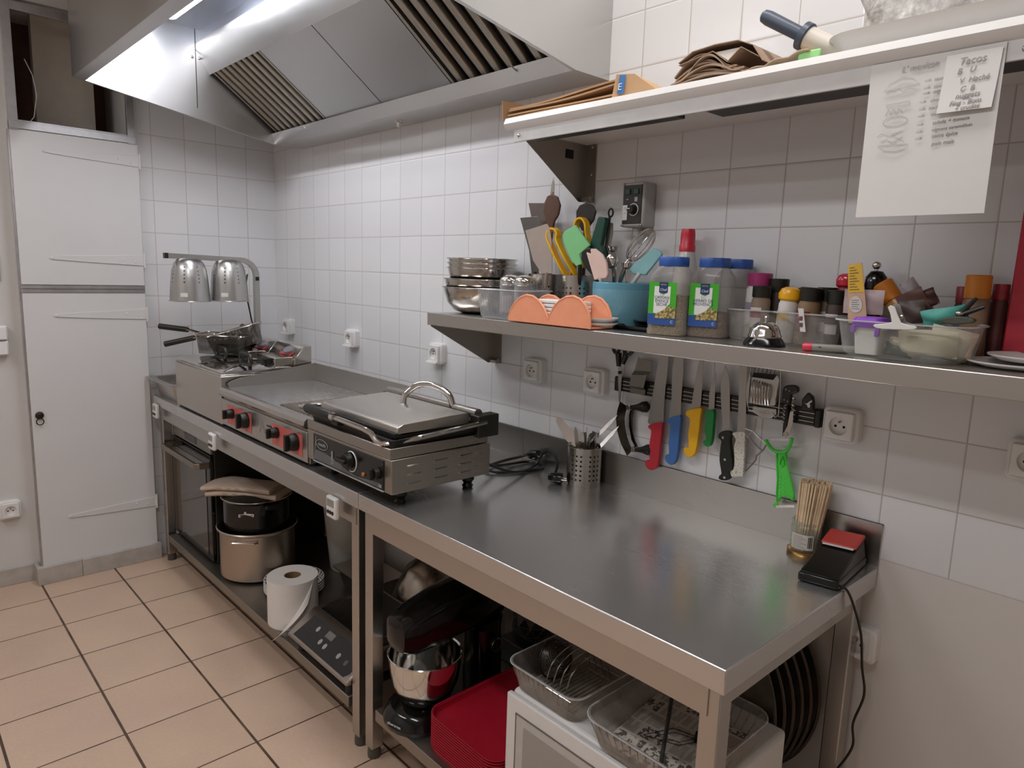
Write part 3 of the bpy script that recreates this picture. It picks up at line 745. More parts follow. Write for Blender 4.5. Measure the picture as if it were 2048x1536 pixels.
text('casselin', .016, (a+.098, -.676, .947), FRONT, M_GREYP, t, 'lettering', sub=None, shear=.2)
part(t, 'thermometer_mark', MB().tube([(a+.162, -.676, .915), (a+.162, -.676, .94)], .0028, 6).tube(arc((a+.162, .908), .006, 0, 2*PI*.97, 18, 'xz', -.676), .001, 5, True), M_GREYP, sub=pn)
part(t, 'dial_ring', MB().tube(arc((a+.272, .934), .029, -1.9, 2.3, 30, 'xz', -.676), .0018, 6), M_WHT, sub=pn)
k = part(t, 'knob', MB().tube([(a+.262, -.6745, .936), (a+.262, -.694, .936)], [.024, .021], 24), M_BLK, bev=.002)
part(t, 'knob_grip', MB().box(a+.232, a+.282, -.708, -.694, .931, .943), M_BLK, sub=k, bev=.003)
k = part(t, 'switch_knob', MB().tube([(b-.062, -.6745, .933), (b-.062, -.69, .933)], [.017, .015], 20), M_BLK, bev=.002)
part(t, 'knob_grip', MB().box(b-.067, b-.057, -.702, -.69, .917, .949), M_BLK, sub=k, bev=.002)
part(t, 'pilot_lamp', MB().tube([(a+.338, -.6745, .912), (a+.338, -.679, .912)], .006, 12), mat('orange_lens', 'b5773f', .2), sub=pn)
text('CE', .012, (b-.048, -.677, .9), FRONT, M_WHT, t, 'lettering')
part(t, 'panel_edge', MB().box(a+.042, b-.036, -.676, -.672, .8855, .8895), M_GREYP)
m = MB()
for yy in (-.60, -.51, -.42):
    for zz in (.957, .932, .907):
        m.loft([[(b, yy-.024, zz-.001), (b, yy+.024, zz-.001), (b, yy+.024, zz+.003), (b, yy-.024, zz+.003)], [(b+.004, yy-.022, zz-.0005), (b+.0005, yy+.02, zz-.0005), (b+.0005, yy+.02, zz), (b+.004, yy-.022, zz)]])
part(t, 'louvre', m, M_POL)
m = MB(); m.loft([rrect((a+b)/2, -.50, b-a-.03, .325, .012, 1.01), rrect((a+b)/2, -.50, b-a-.015, .335, .012, 1.03), rrect((a+b)/2, -.50, b-a-.03, .31, .012, 1.03), rrect((a+b)/2, -.50, b-a-.04, .30, .012, 1.018)])
part(t, 'lower_casting', m, M_IRON)
m = MB()
for k in range(26): m.box(a+.03+k*.0157, a+.038+k*.0157, -.648, -.37, 1.018, 1.03)
part(t, 'lower_rib', m, M_IRON, one=True)
cv = MB(); sec = [(-.622, 1.035), (-.636, 1.043), (-.632, 1.058), (-.616, 1.066), (-.39, 1.072), (-.385, 1.04)]
m = MB(); m.box(a+.025, b-.03, -.645, -.385, 1.028, 1.044)
up = part(t, 'upper_plate', m, M_IRON, bev=.003)
part(t, 'cover', cv.prism(sec, a+.015, b-.03, 'x'), steel('cover_steel', 'c0bbb2', .33, stretch=(1, 50, 50), rv=.05), sub=up, bev=.002)
part(t, 'rear_column', MB().box(a-.03, b-.04, -.37, -.335, 1.01, 1.045).box(b-.035, b+.005, -.38, -.30, 1.0, 1.066).box(a-.03, a+.005, -.38, -.30, 1.0, 1.066), M_BLK, bev=.003)
part(t, 'torsion_bar', MB().tube([(a-.035, -.352, 1.064), (b-.03, -.352, 1.064)], .0155, 16), M_STD)
hp = [(a-.03, -.355, 1.03), (a-.04, -.45, 1.035), (a-.045, -.60, 1.04), (a-.04, -.66, 1.042), (a-.02, -.685, 1.048), (a+.03, -.69, 1.052)]
part(t, 'handle', MB().tube(hp, .0075, 10), M_CHROME)
hp = [(a+.17, -.69, 1.052), (a+.36, -.692, 1.05), (a+.395, -.688, 1.043), (a+.415, -.684, 1.026), (a+.43, -.675, 1.018), (a+.45, -.655, 1.02), (b-.005, -.56, 1.03), (b+.004, -.35, 1.045)]
part(t, 'handle', MB().tube(hp, .0075, 10), M_CHROME)
part(t, 'handle_collar', MB().tube([(a+.185, -.69, 1.052), (a+.207, -.69, 1.052)], .0125, 14), M_CHROME)
part(t, 'handle_grip', MB().tube([(a+.03, -.69, 1.052), (a+.042, -.69, 1.052), (a+.178, -.69, 1.052), (a+.188, -.69, 1.052)], [.012, .0155, .0155, .0125], 18), M_BLK)
part(t, 'handle_bracket', MB().box(a+.17, a+.21, -.685, -.655, 1.025, 1.045), M_BLK, bev=.003)
hz = [(1.90, -.46, 1.065), (1.90, -.455, 1.09), (1.908, -.44, 1.112), (1.925, -.42, 1.128), (1.953, -.40, 1.132), (1.985, -.38, 1.122), (2.012, -.365, 1.10), (2.022, -.36, 1.065)]
def smooth(p, n=6):
    P_ = [Vector(q) for q in p]; o = []
    for i in range(len(P_)-1):
        a_, b_, c_, d_ = P_[max(0, i-1)], P_[i], P_[i+1], P_[min(len(P_)-1, i+2)]
        for k in range(n):
            u = k/n; o.append(tuple(.5*((2*b_)+(c_-a_)*u+(2*a_-5*b_+4*c_-d_)*u*u+(3*b_-a_-3*c_+d_)*u**3)))
    o.append(tuple(P_[-1])); return o
hs = smooth(hz, 14); m = MB(); m.tube(hs, [.0095+.0012*(i % 2) for i in range(len(hs))], 10)
part(t, 'flexible_conduit', m, M_CHROME, sharp=1.2)
# mains leads with plugs on the steel top
def lead(label, pts, plug, pdir):
    t = thing('power_cord', label, 'cord', pts[0])
    part(t, 'cable', MB().tube(smooth(pts, 8), .0048, 8), M_BLK)
    d = Vector(pdir).normalized(); p = Vector(plug)
    part(t, 'plug', MB().tube([p-d*.02, p-d*.012, p+d*.012, p+d*.022], [.009, .015, .018, .0175], 16), M_BLKG)
    sd = d.cross(Vector((0, 0, 1))).normalized()
    m = MB()
    for s_ in (-1, 1): m.tube([p+d*.022+sd*.0095*s_, p+d*.041+sd*.0095*s_], .0024, 8)
    part(t, 'plug_pin', m, M_POL)
lead('black cord of the grill looping to a plug near the cutlery pot', [(2.12, -.30, .90), (2.13, -.2, .86), (2.10, -.08, .851), (2.12, -.05, .90), (2.17, -.06, .905), (2.215, -.09, .885), (2.235, -.12, .862)], (2.25, -.135, .858), (.9, .5, 0))
lead('second black cord coiled against the upstand behind the grill', [(2.05, -.29, .90), (2.04, -.2, .86), (2.03, -.05, .846), (2.09, -.03, .846), (2.12, -.08, .846), (2.08, -.2, .846), (2.02, -.22, .85), (1.99, -.13, .85), (2.01, -.06, .86), (2.03, -.04, .87)], (2.05, -.034, .872), (.9, .1, .1))
# ---------------------------------------------------------------- magnetic strip and what hangs on it
t = thing('knife_strip', 'black magnetic knife strip screwed to the tiles under the steel shelf', 'knife rack', (2.68, 0, 1.16))
part(t, 'bar', MB().box(2.385, 2.978, -.02, -.002, 1.141, 1.182), M_BLK, bev=.002)
for k in range(3): part(t, 'steel_line', MB().box(2.386, 2.977, -.0212, -.0195, 1.150+k*.0105, 1.1515+k*.0105), M_POL)
for x in (2.371, 2.977): part(t, 'end_cap', MB().box(x, x+.016, -.023, -.001, 1.139, 1.184), M_BLK, bev=.004)
def sm2(p, n=3):
    P_ = [Vector((*q, 0)) for q in p]; N = len(P_); o = []
    for i in range(N):
        a, b, c, d = P_[i-1], P_[i], P_[(i+1) % N], P_[(i+2) % N]
        for k in range(n):
            u = k/n; v = .5*((2*b)+(c-a)*u+(2*a-5*b+4*c-d)*u*u+(3*b-a-3*c+d)*u**3); o.append((v.x, v.y))
    return o
def knife(label, blade, handle, hm, y=-.0235, ht=.018, rivets=None, bt=.0016, name='kitchen_knife', cat='knife'):
    b, h = mm(blade), mm(handle); cx = sum(p[0] for p in b)/len(b); cz = sum(p[1] for p in b)/len(b)
    t = thing(name, label, cat, (cx, y, cz))
    part(t, 'blade', MB().prism(b, y-bt, y, 'y'), M_BLADE, bev=.0004)
    part(t, 'handle', MB().prism(sm2(h), y-ht*.62, y+ht*.38-.004, 'y'), hm, bev=.005)
    for x, z in (rivets or []): part(t, 'rivet', MB().tube([(x, y-ht*.62-.0008, z), (x, y-ht*.5, z)], .0035, 12), M_POL)
    return t
red_h = [(2512,1058),(2526,1067),(2544,1074),(2559,1075),(2559,1056),(2557,1020),(2556,981),(2552,949),(2543,936),(2531,931),(2518,934),(2511,943),(2510,953),(2515,957),(2524,957),(2525,964),(2521,987),(2521,1013),(2524,1037),(2523,1047),(2515,1052)]
knife('large chef knife with red handle on the magnetic strip', [(2535,1285),(2540,1300),(2558,1300),(2559,1222),(2556,1172),(2555,1121),(2557,1070),(2521,1060),(2508,1062),(2503,1066),(2514,1150),(2523,1227)], red_h, mat('red_handle', 'b3202f', .4))
knife('chef knife with blue handle between the red and yellow knives', [(2581,1290),(2607,1290),(2610,1216),(2610,1145),(2612,1100),(2592,1094),(2575,1090),(2578,1150),(2575,1199),(2575,1241)], [(2573,1082),(2576,1088),(2589,1097),(2606,1104),(2617,1104),(2618,1077),(2617,1037),(2616,1007),(2612,978),(2603,964),(2592,962),(2579,970),(2576,982),(2581,988),(2588,987),(2588,1001),(2585,1026),(2587,1051),(2587,1069),(2584,1076)], mat('blue_handle', '3d6aa8', .4))
knife('knife with bright yellow handle on the magnetic strip', [(2660,1275),(2669,1275),(2672,1212),(2672,1132),(2642,1124),(2646,1170),(2650,1216),(2655,1251)], [(2633,1117),(2638,1124),(2654,1132),(2680,1138),(2679,1113),(2678,1069),(2674,1027),(2670,1009),(2660,998),(2648,996),(2637,1005),(2635,1016),(2640,1022),(2648,1022),(2649,1031),(2645,1063),(2648,1090),(2646,1104),(2635,1110)], mat('yellow_handle', 'eeb208', .4))
knife('small paring knife with green handle on the strip', [(2708,1240),(2710,1232),(2714,1134),(2697,1130),(2695,1178),(2697,1206),(2702,1225)], [(2690,1128),(2695,1133),(2717,1138),(2719,1101),(2719,1067),(2716,1045),(2707,1037),(2698,1040),(2692,1047),(2694,1051),(2699,1051),(2700,1063),(2695,1082),(2696,1106),(2695,1120)], mat('green_handle', '0f8236', .4))
knife('boning knife with black riveted handle on the strip', [(2735,1260),(2744,1245),(2751,1223),(2756,1178),(2764,1088),(2759,1084),(2740,1080),(2741,1105),(2730,1169),(2726,1210),(2728,1236)], [(2736,1073),(2740,1082),(2754,1090),(2769,1090),(2775,1083),(2771,1068),(2779,1030),(2786,996),(2778,985),(2781,973),(2774,961),(2755,956),(2747,960),(2749,968),(2754,975),(2745,1010),(2745,1046),(2746,1061),(2738,1066)], M_BLK, rivets=[(2.751, 1.071), (2.762, 1.014), (2.765, .966)])
M_SPECK = NT('speckled_white'); nz = M_SPECK.noise(260, detail=2); cc = M_SPECK.mix(M_SPECK.rng(nz, .38, .46, 0, 1), lin('a79a83'), lin('dbd6c9')); M_SPECK = M_SPECK.done(M_SPECK.bsdf(cc, .5))
knife('bread knife with speckled white handle behind the black one', [(2774,1290),(2795,1290),(2798,1252),(2803,1169),(2808,1100),(2805,1092),(2786,1088),(2784,1095),(2783,1138),(2778,1221)], [(2774,1087),(2807,1096),(2811,1078),(2813,1030),(2814,985),(2810,978),(2780,972),(2777,985),(2786,995),(2786,1024),(2782,1052),(2785,1073)], M_SPECK, ht=.012, rivets=[(2.795, .988)])
# scissors
t = thing('kitchen_scissors', 'black handled kitchen scissors at the left end of the strip', 'scissors', (2.395, -.024, 1.2))
part(t, 'blade', MB().prism(mm([(2385,1213),(2391,1218),(2399,1216),(2402,1202),(2400,1170),(2400,1110),(2395,1108),(2388,1168)]), -.0255, -.0235, 'y'), M_BLADE)
part(t, 'pivot', MB().tube([(2.393, -.029, 1.197), (2.393, -.0255, 1.197)], .005, 14), M_DARKGAP)
def loop(c, rx, rz, n=24, tilt=0): return [(c[0]+rx*math.cos(2*PI*k/n)+tilt*rz*math.sin(2*PI*k/n), -.026, c[1]+rz*math.sin(2*PI*k/n)) for k in range(n)]
part(t, 'handle', MB().tube(loop((2.375, 1.278), .013, .024), .0055, 8, True).tube([(2.384, -.026, 1.255), (2.388, -.026, 1.215)], [.010, .007], 8), M_BLK, one=True)
part(t, 'handle', MB().tube(loop((2.424, 1.277), .017, .025, tilt=.3), .0055, 8, True).tube([(2.413, -.026, 1.254), (2.402, -.026, 1.225)], [.010, .007], 8), M_BLK, one=True)
# scraper
t = thing('dough_scraper', 'plain steel scraper plate stuck on the strip beside the scissors', 'scraper', (2.47, -.024, 1.19))
M_DULL = steel('scraper_steel', '84827a', .42)
tz = [(2455, 1252)]
top = []
for k in range(12): top += [(2.457+.051*k/12, 1.2505-.004*k/12), (2.457+.051*(k+.5)/12, 1.2465-.004*k/12)]
part(t, 'serrated_blade', MB().prism(top+[(2.506, 1.214), (2.446, 1.209)], -.0265, -.025, 'y'), M_DULL)
part(t, 'middle_plate', MB().add([(2.446, -.0265, 1.209), (2.506, -.0265, 1.214), (2.497, -.036, 1.203), (2.444, -.036, 1.197), (2.490, -.036, 1.166), (2.438, -.036, 1.165)], [(0, 1, 2, 3), (3, 2, 4, 5)]), M_DULL, solid=.0015)
part(t, 'lower_plate', MB().add([(2.438, -.036, 1.165), (2.490, -.036, 1.166), (2.489, -.0255, 1.157), (2.436, -.0255, 1.158), (2.487, -.0245, 1.141), (2.433, -.0245, 1.145)], [(0, 1, 2, 3), (3, 2, 4, 5)]), M_DULL, solid=.0015)
# mezzaluna
t = thing('mezzaluna', 'curved two-handled mincing knife hanging below the strip', 'knife', (2.43, -.02, 1.04))
part(t, 'blade', MB().prism(mm([(2404,1112),(2433,1101),(2427,1084),(2424,1065),(2426,1047),(2431,1028),(2438,1009),(2449,990),(2461,975),(2442,954),(2418,984),(2406,1007),(2399,1026),(2393,1057),(2396,1084)]), -.032, -.0305, 'y'), mat('dark_mirror_steel', '6b6760', .12, 1, var=.1))
part(t, 'blade', MB().prism(mm([(2443,1095),(2446,1092),(2442,1063),(2446,1024),(2456,1000),(2470,981),(2463,977),(2443,1000),(2431,1040),(2429,1074),(2433,1093)]), -.0165, -.015, 'y'), MATS['dark_mirror_steel'])
for (x, z), (x2, z2) in (((2.436, 1.099), (2.489, 1.110)), ((2.462, .977), (2.515, .988))):
    part(t, 'bracket', MB().box(x-.007, x+.007, -.034, -.013, z-.007, z+.007), M_POL, bev=.001)
    d = Vector((x2-x, 0, z2-z)); p0 = Vector((x+.007, -.024, z))
    part(t, 'handle', MB().tube([p0, p0+d*.3, p0+d*.55, p0+d*.75, p0+d*.98, p0+d*1.12], [.0065, .0085, .012, .016, .0165, .008], 14), M_BLK)
# egg slicer
t = thing('egg_slicer', 'metal egg slicer with wires clinging to the strip', 'egg slicer', (2.85, -.024, 1.2))
M_CASTAL = mat('cast_aluminium', 'b9b6b0', .35, .8, var=.1)
part(t, 'bed', MB().prism(sm2(mm([(2815,1250),(2883,1252),(2885,1215),(2883,1193),(2879,1176),(2822,1174),(2805,1175),(2801,1211),(2805,1235)])), -.031, -.0235, 'y'), M_CASTAL, bev=.002)
part(t, 'lower_plate', MB().prism(mm([(2824,1167),(2887,1169),(2889,1156),(2874,1143),(2854,1139),(2824,1152)]), -.032, -.024, 'y'), M_CASTAL, bev=.002)
part(t, 'slot_row', MB().prism(mm([(2820,1252),(2880,1254),(2872,1240),(2815,1240)]), -.0325, -.0312, 'y'), M_DARKGAP)
for k in range(7):
    x = 2.822+k*.0072
    part(t, 'rib', MB().tube([(x, -.032, 1.234-.001*k), (x+.001, -.040, 1.222), (x+.001, -.042, 1.205), (x, -.036, 1.187), (x, -.032, 1.176)], .0023, 6), M_POL)
part(t, 'wire_frame', MB().tube([(p[0], -.034, p[1]) for p in mm([(2813,1272),(2890,1272),(2894,1211),(2895,1157),(2888,1149),(2878,1158),(2827,1155),(2816,1156),(2811,1171)])], .0018, 6, True), M_POL)
for k in range(6):
    x = 2.825+k*.0105; part(t, 'cutting_wire', MB().tube([(x, -.034, 1.27), (x-.004, -.034, 1.252)], .0007, 5), M_DARKGAP)
# corkscrew and openers
t = thing('corkscrew', 'black waiter corkscrew held by the strip beside the egg slicer', 'corkscrew', (2.915, -.024, 1.17))
part(t, 'handle', MB().prism(sm2(mm([(2900,1220),(2907,1231),(2925,1235),(2936,1231),(2938,1221),(2930,1216),(2922,1210),(2922,1194),(2917,1185),(2906,1185),(2901,1196)])), -.036, -.0235, 'y'), M_BLK, bev=.003)
part(t, 'body', MB().prism(mm([(2906,1188),(2916,1188),(2918,1161),(2920,1108),(2909,1106),(2908,1146)]), -.034, -.0235, 'y'), M_BLK, bev=.002)
part(t, 'lever', MB().prism(mm([(2925,1170),(2933,1173),(2934,1143),(2929,1118),(2920,1109),(2914,1115),(2922,1135),(2923,1151)]), -.037, -.0345, 'y'), M_POL)
part(t, 'spiral', MB().tube([(2.928+.004*math.cos(k*.9), -.032+.004*math.sin(k*.9), 1.21-k*.0012) for k in range(34)], .0012, 6), M_POL)
part(t, 'worm', MB().tube([(2.9105+.0035*math.cos(k*.9), -.037+.003*math.sin(k*.9), 1.185-k*.0012) for k in range(40)], .001, 6), M_POL)
part(t, 'pivot', MB().tube([(2.919, -.0385, 1.113), (2.919, -.034, 1.113)], .006, 12), M_STD)
part(t, 'handle_rivet', MB().ball((2.909, -.036, 1.222), .0018).ball((2.918, -.036, 1.22), .0018).ball((2.907, -.036, 1.196), .0018).ball((2.916, -.036, 1.194), .0018), M_POL)
t = thing('can_opener', 'black bottle and can opener at the right end of the strip', 'opener', (2.965, -.024, 1.2))
part(t, 'body', MB().prism(mm([(2949,1203),(2962,1223),(2974,1215),(2978,1203),(2979,1182),(2952,1178)]), -.037, -.0235, 'y'), M_BLK, bev=.003)
part(t, 'metal_claw', MB().prism(mm([(2958,1198),(2963,1196),(2975,1207),(2976,1202),(2971,1199),(2973,1189),(2968,1187),(2965,1193)]), -.0395, -.0372, 'y'), M_WHTM, bev=.0006)
# peelers
t = thing('swivel_peeler', 'steel wire swivel peeler hanging crooked under the strip', 'peeler', (2.84, -.03, 1.07))
part(t, 'blade', MB().add([(2.826, -.028, 1.101), (2.831, -.03, 1.104), (2.869, -.03, 1.079), (2.866, -.028, 1.075)], [(0, 1, 2, 3)]).add([(2.814, -.028, 1.084), (2.817, -.03, 1.087), (2.860, -.03, 1.060), (2.857, -.028, 1.056)], [(0, 1, 2, 3)]), M_POL, solid=.001)
part(t, 'wire_handle', MB().tube(smooth([(2.834, -.026, 1.136), (2.834, -.027, 1.112), (2.829, -.028, 1.101), (2.813, -.028, 1.084), (2.808, -.028, 1.07)], 5), .0018, 6).tube(smooth([(2.869, -.028, 1.077), (2.859, -.028, 1.057), (2.845, -.027, 1.042), (2.842, -.027, 1.028), (2.816, -.022, .994)], 5), .0022, 6).tube([(2.829, -.028, 1.101), (2.869, -.028, 1.077)], .0012, 5).tube([(2.808, -.028, 1.105), (2.829, -.028, 1.101)], .0016, 5), M_STD, one=True)
t = thing('green_peeler', 'lime green plastic peeler hanging below the corkscrew', 'peeler', (2.92, -.03, 1.0))
M_LIME = mat('lime_plastic', '4fd046', .35)
m = MB(); m.prism(mm([(2894,1068),(2925,1072),(2926,1039),(2937,1009),(2951,972),(2954,953),(2948,950),(2934,958),(2923,956),(2914,935),(2911,921),(2900,925),(2900,930),(2908,935),(2907,996),(2901,1036)]), -.030, -.027, 'y')
part(t, 'body', m, M_LIME, bev=.001)
ring_ = mm([(2898,1063),(2919,1067),(2926,1039),(2937,1009),(2951,972),(2950,955),(2934,960),(2922,956),(2910,940),(2908,960),(2907,996),(2901,1036)])
part(t, 'raised_edge', MB().tube([(p[0], -.031, p[1]) for p in ring_], .0022, 6, True), M_LIME)
part(t, 'yoke', MB().tube(smooth([(p[0], -.03, p[1]) for p in mm([(2866,1088),(2874,1077),(2888,1066),(2906,1064),(2922,1072),(2930,1088),(2933,1105)])], 6), .0045, 8), M_LIME)
part(t, 'cutting_blade', MB().add([(2.873, -.031, 1.094), (2.925, -.031, 1.104), (2.925, -.028, 1.097), (2.873, -.028, 1.087)], [(0, 1, 2, 3)]).add([(2.909, -.031, .929), (2.955, -.031, .942), (2.955, -.029, .936), (2.91, -.029, .922)], [(0, 1, 2, 3)]), M_POL, solid=.0015)
m = MB(); m.tube([(2.914, -.033, 1.055), (2.909, -.033, 1.043), (2.909, -.033, 1.034), (2.915, -.033, 1.031), (2.92, -.033, 1.036), (2.919, -.033, 1.045)], .0016, 6, True)
part(t, 'hanging_loop', m, M_LIME)
m = MB()
for k in range(6): m.ball((2.912+.002*k*.4, -.031, 1.005-k*.009), .0022, (1, .6, 1), 8, 5)
for k in range(4): m.ball((2.922+.003*k*.4, -.031, 1.0-k*.011), .0016, (1, .6, 1), 8, 5)
part(t, 'grater_dimple', m, mat('lime_light', '7fe076', .3), one=True)
# ---------------------------------------------------------------- steel table, small things
M_HOLD = holes('holder_metal', 'bdb8b1', .22, 24, .0147, .018, .018+6*.0147, 3, 1, .0031, .0525)
def holder(label, loc, r, h, rot=0, group=None):
    t = thing('utensil_holder', label, 'utensil holder', loc, group, rot)
    m = MB().lathe([(0, .002), (r-.002, .002), (r, .0), (r, h), (r+.001, h+.001), (r-.0015, h+.001), (r-.002, h), (r-.002, .004), (0, .004)], (0, 0, 0), 56)
    part(t, 'pot', m, M_HOLD, False)
    return t
holder('perforated steel pot of cutlery standing on the work table', (2.306, -.066, .84), .0535, .122, .4)
def stick(name, label, cat, pts, r, m, blade=None, bm=None, loc=None, flat=.25):
    t = thing(name, label, cat, pts[0])
    part(t, 'handle', MB().tube(pts, r, 10), m)
    return t
def utensil_blade(p, q, wd, nrm, prof, th=.0016):
    """flat shaped blade from p to q; prof is (0..1 along, half width factor)"""
    p, q = Vector(p), Vector(q); d = q-p; n = Vector(nrm).normalized(); s_ = d.cross(n).normalized()
    L = [p+d*u-s_*wd*f for u, f in prof]; Rr = [p+d*u+s_*wd*f for u, f in reversed(prof)]
    pts = L+Rr; m = MB(); N = len(pts)
    m.add([tuple(v-n*th/2) for v in pts]+[tuple(v+n*th/2) for v in pts], [tuple(range(N)), tuple(range(2*N-1, N-1, -1))]+[(i, (i+1) % N, N+(i+1) % N, N+i) for i in range(N)])
    return m
VIEW = (.66, -.75, 0)
t = thing('cake_slice', 'flat steel cake slice leaning left out of the cutlery pot', 'cake slice', (2.29, -.07, .86))
part(t, 'blade', utensil_blade((2.276, -.07, .955), (2.168, -.05, 1.024), .017, VIEW, [(0, .3), (.15, .75), (.3, 1), (.75, .75), (.92, .6), (1, .2)]), mat('warm_steel', '8f8379', .45, .7))
part(t, 'handle', MB().tube([(2.276, -.07, .955), (2.32, -.07, .86)], .006, 8), M_POL)
random.seed(3)
for k, (dx, dy, L_, kind) in enumerate(((-.02, -.01, .17, 'knife'), (-.005, .0, .155, 'fork'), (.004, -.015, .16, 'knife'), (.0, .02, .15, 'spoon'), (.015, .01, .16, 'fork'), (.02, -.012, .15, 'knife'), (.03, .0, .165, 'spoon'), (-.012, .018, .165, 'fork'))):
    b0 = Vector((2.306+dx*.4-.0, -.066+dy*.5, .848)); tp = b0+Vector((dx*1.1, dy*.9, L_))
    t = thing('table_'+kind, 'steel table %s standing in the cutlery pot' % kind, kind, tuple(b0), 'cutlery in the steel pot')
    part(t, 'stem', MB().tube([b0, b0+(tp-b0)*.6], .0028, 6), M_POL)
    pr = {'knife': [(0, .4), (.3, 1), (.8, .9), (1, .1)], 'fork': [(0, .3), (.35, 1), (1, .95)], 'spoon': [(0, .3), (.3, .9), (.6, 1.1), (.9, .7), (1, .2)]}[kind]
    part(t, 'head', utensil_blade(b0+(tp-b0)*.58, tp, {'knife': .006, 'fork': .009, 'spoon': .011}[kind], (.66-.2*k, -.75, 0), pr), M_POL)
for k, (tip, lab) in enumerate((((2.400, -.036, 1.070), 'long steel serving knife leaning right from the cutlery pot, upper'), ((2.408, -.036, 1.038), 'long steel serving knife leaning right from the cutlery pot, lower'))):
    p0 = Vector((2.285, -.066, .93-.05*k)); t = thing('serving_knife', lab, 'knife', tuple(p0)); tp = Vector(tip)
    part(t, 'handle', MB().tube([p0, p0+(tp-p0)*.5], .005, 8), M_POL)
    part(t, 'blade', utensil_blade(p0+(tp-p0)*.48, tp, .0055, VIEW, [(0, .5), (.2, 1), (.7, .9), (1, .1)]), M_POL)
# skewer jar
t = thing('skewer_jar', 'small glass jar with gold lid base holding wooden skewers', 'jar', (3.0, -.055, .84))
part(t, 'lid', MB().lathe([(0, 0), (.037, 0), (.039, .003), (.039, .010), (.036, .012), (0, .012)], (3.0, -.055, .84), 32), mat('gold_lid', 'b8935a', .3, .9))
m = MB().lathe([(.031, .012), (.034, .018), (.034, .066), (.031, .074), (.034, .077), (.034, .082), (.032, .084), (.0295, .083), (.029, .074), (.032, .066), (.032, .02), (.03, .014)], (3.0, -.055, .84), 36)
part(t, 'glass', m, clear('jar_glass', 'eef0ea', 'dfe2dc', .10, .05))
lb = MB(); A0 = -2.15
lb.sheet(lambda u, v: (3.0+.0346*math.cos(A0+1.55*u), -.055+.0346*math.sin(A0+1.55*u), .84+.019+.036*v), 14, 1)
lbl = part(t, 'paper_label', lb, mat('label_paper', 'd8d1c6', .6))
bc = MB()
for k in range(9):
    u = .76+.02*k
    if k in (2, 6): continue
    a_ = A0+1.55*u; x_, y_ = 3.0+.0350*math.cos(a_), -.055+.0350*math.sin(a_); q_ = Vector((-math.sin(a_), math.cos(a_), 0))*.0004
    bc.add([(x_-q_.x, y_-q_.y, .864), (x_+q_.x, y_+q_.y, .864), (x_+q_.x, y_+q_.y, .891), (x_-q_.x, y_-q_.y, .891)], [(0, 1, 2, 3)])
part(t, 'barcode', bc, M_BLK, sub=lbl, one=True)
bc = MB()
for j in range(9):
    z = .862+j*.0035; w0, w1 = .08, .68-(j % 3)*.08
    bc.sheet(lambda u, v: (3.0+.0350*math.cos(A0+1.55*(w0+(w1-w0)*u)), -.055+.0350*math.sin(A0+1.55*(w0+(w1-w0)*u)), z+.0009*v), 8, 1)
part(t, 'label_lines', bc, mat('label_ink', '6b6259', .6), sub=lbl, one=True)
random.seed(11)
M_BAM = mat('bamboo', 'e2c8a4', .6, var=.12, scale=40)
pts = []
while len(pts) < 84:
    x_, y_ = random.uniform(-1, 1), random.uniform(-1, 1)
    if x_*x_+y_*y_ < 1 and all((x_-p[0])**2+(y_-p[1])**2 > .02 for p in pts): pts.append((x_, y_))
    elif random.random() < .02: pts.append((x_*.6, y_*.6))
sk = None
for x_, y_ in pts:
    b0 = Vector((3.0+x_*.026, -.055+y_*.026, .853)); tp = Vector((3.012+x_*.037, -.056+y_*.036, 1.019+random.uniform(-.0018, .0018)))
    t = thing('wooden_skewer', 'thin pale wooden skewer bundled upright in the glass jar', 'skewer', tuple(b0), 'wooden skewers in the jar')
    part(t, 'stick', MB().tube([b0, tp], .0025, 6), M_BAM)
# card terminal / pedal
t = thing('label_dispenser', 'black wedge-shaped device with red flap on the table corner', 'device', (3.11, -.12, .84))
m = MB(); fl, fr, bl, br = Vector((3.062, -.222, 0)), Vector((3.144, -.208, 0)), Vector((3.045, -.035, 0)), Vector((3.128, -.016, 0))
def lerp4(u, v): return (fl+(fr-fl)*u)*(1-v)+(bl+(br-bl)*u)*v
def ring4(v0, v1, z0, z1, ins=0):
    return [tuple(lerp4(ins, v0))[:2]+(z0,), tuple(lerp4(1-ins, v0))[:2]+(z0,), tuple(lerp4(1-ins, v1))[:2]+(z1,), tuple(lerp4(ins, v1))[:2]+(z1,)]
m.loft([ring4(0, 1, .842, .842), ring4(0, 1, .862, .862)]); 
part(t, 'base', m, M_BLKG, bev=.004)
m = MB(); m.loft([ring4(.02, .98, .862, .862, .02), ring4(.06, .9, .866, .905, .05)])
part(t, 'sloping_cover', m, mat('satin_black', '1a1814', .3), bev=.004)
m = MB(); m.loft([ring4(.62, .98, .895, .907, .06), ring4(.62, .95, .902, .916, .06)])
part(t, 'red_flap', m, mat('coral_red', 'c5443c', .45), bev=.004)
part(t, 'paper_slot', MB().loft([ring4(.60, .63, .896, .897, .12), ring4(.60, .63, .8985, .8995, .12)]), M_WHT)
t = thing('device_cable', 'thin black cable hanging from the wedge device down past the table', 'cable', (3.14, -.2, .85))
part(t, 'cord', MB().tube(smooth([(3.135, -.2, .85), (3.152, -.185, .842), (3.162, -.16, .80), (3.166, -.11, .72), (3.160, -.06, .62), (3.168, -.05, .55), (3.152, -.05, .47), (3.156, -.05, .41), (3.13, -.08, .34), (3.09, -.1, .27), (3.06, -.12, .19)], 8), .0028, 8), M_BLK)
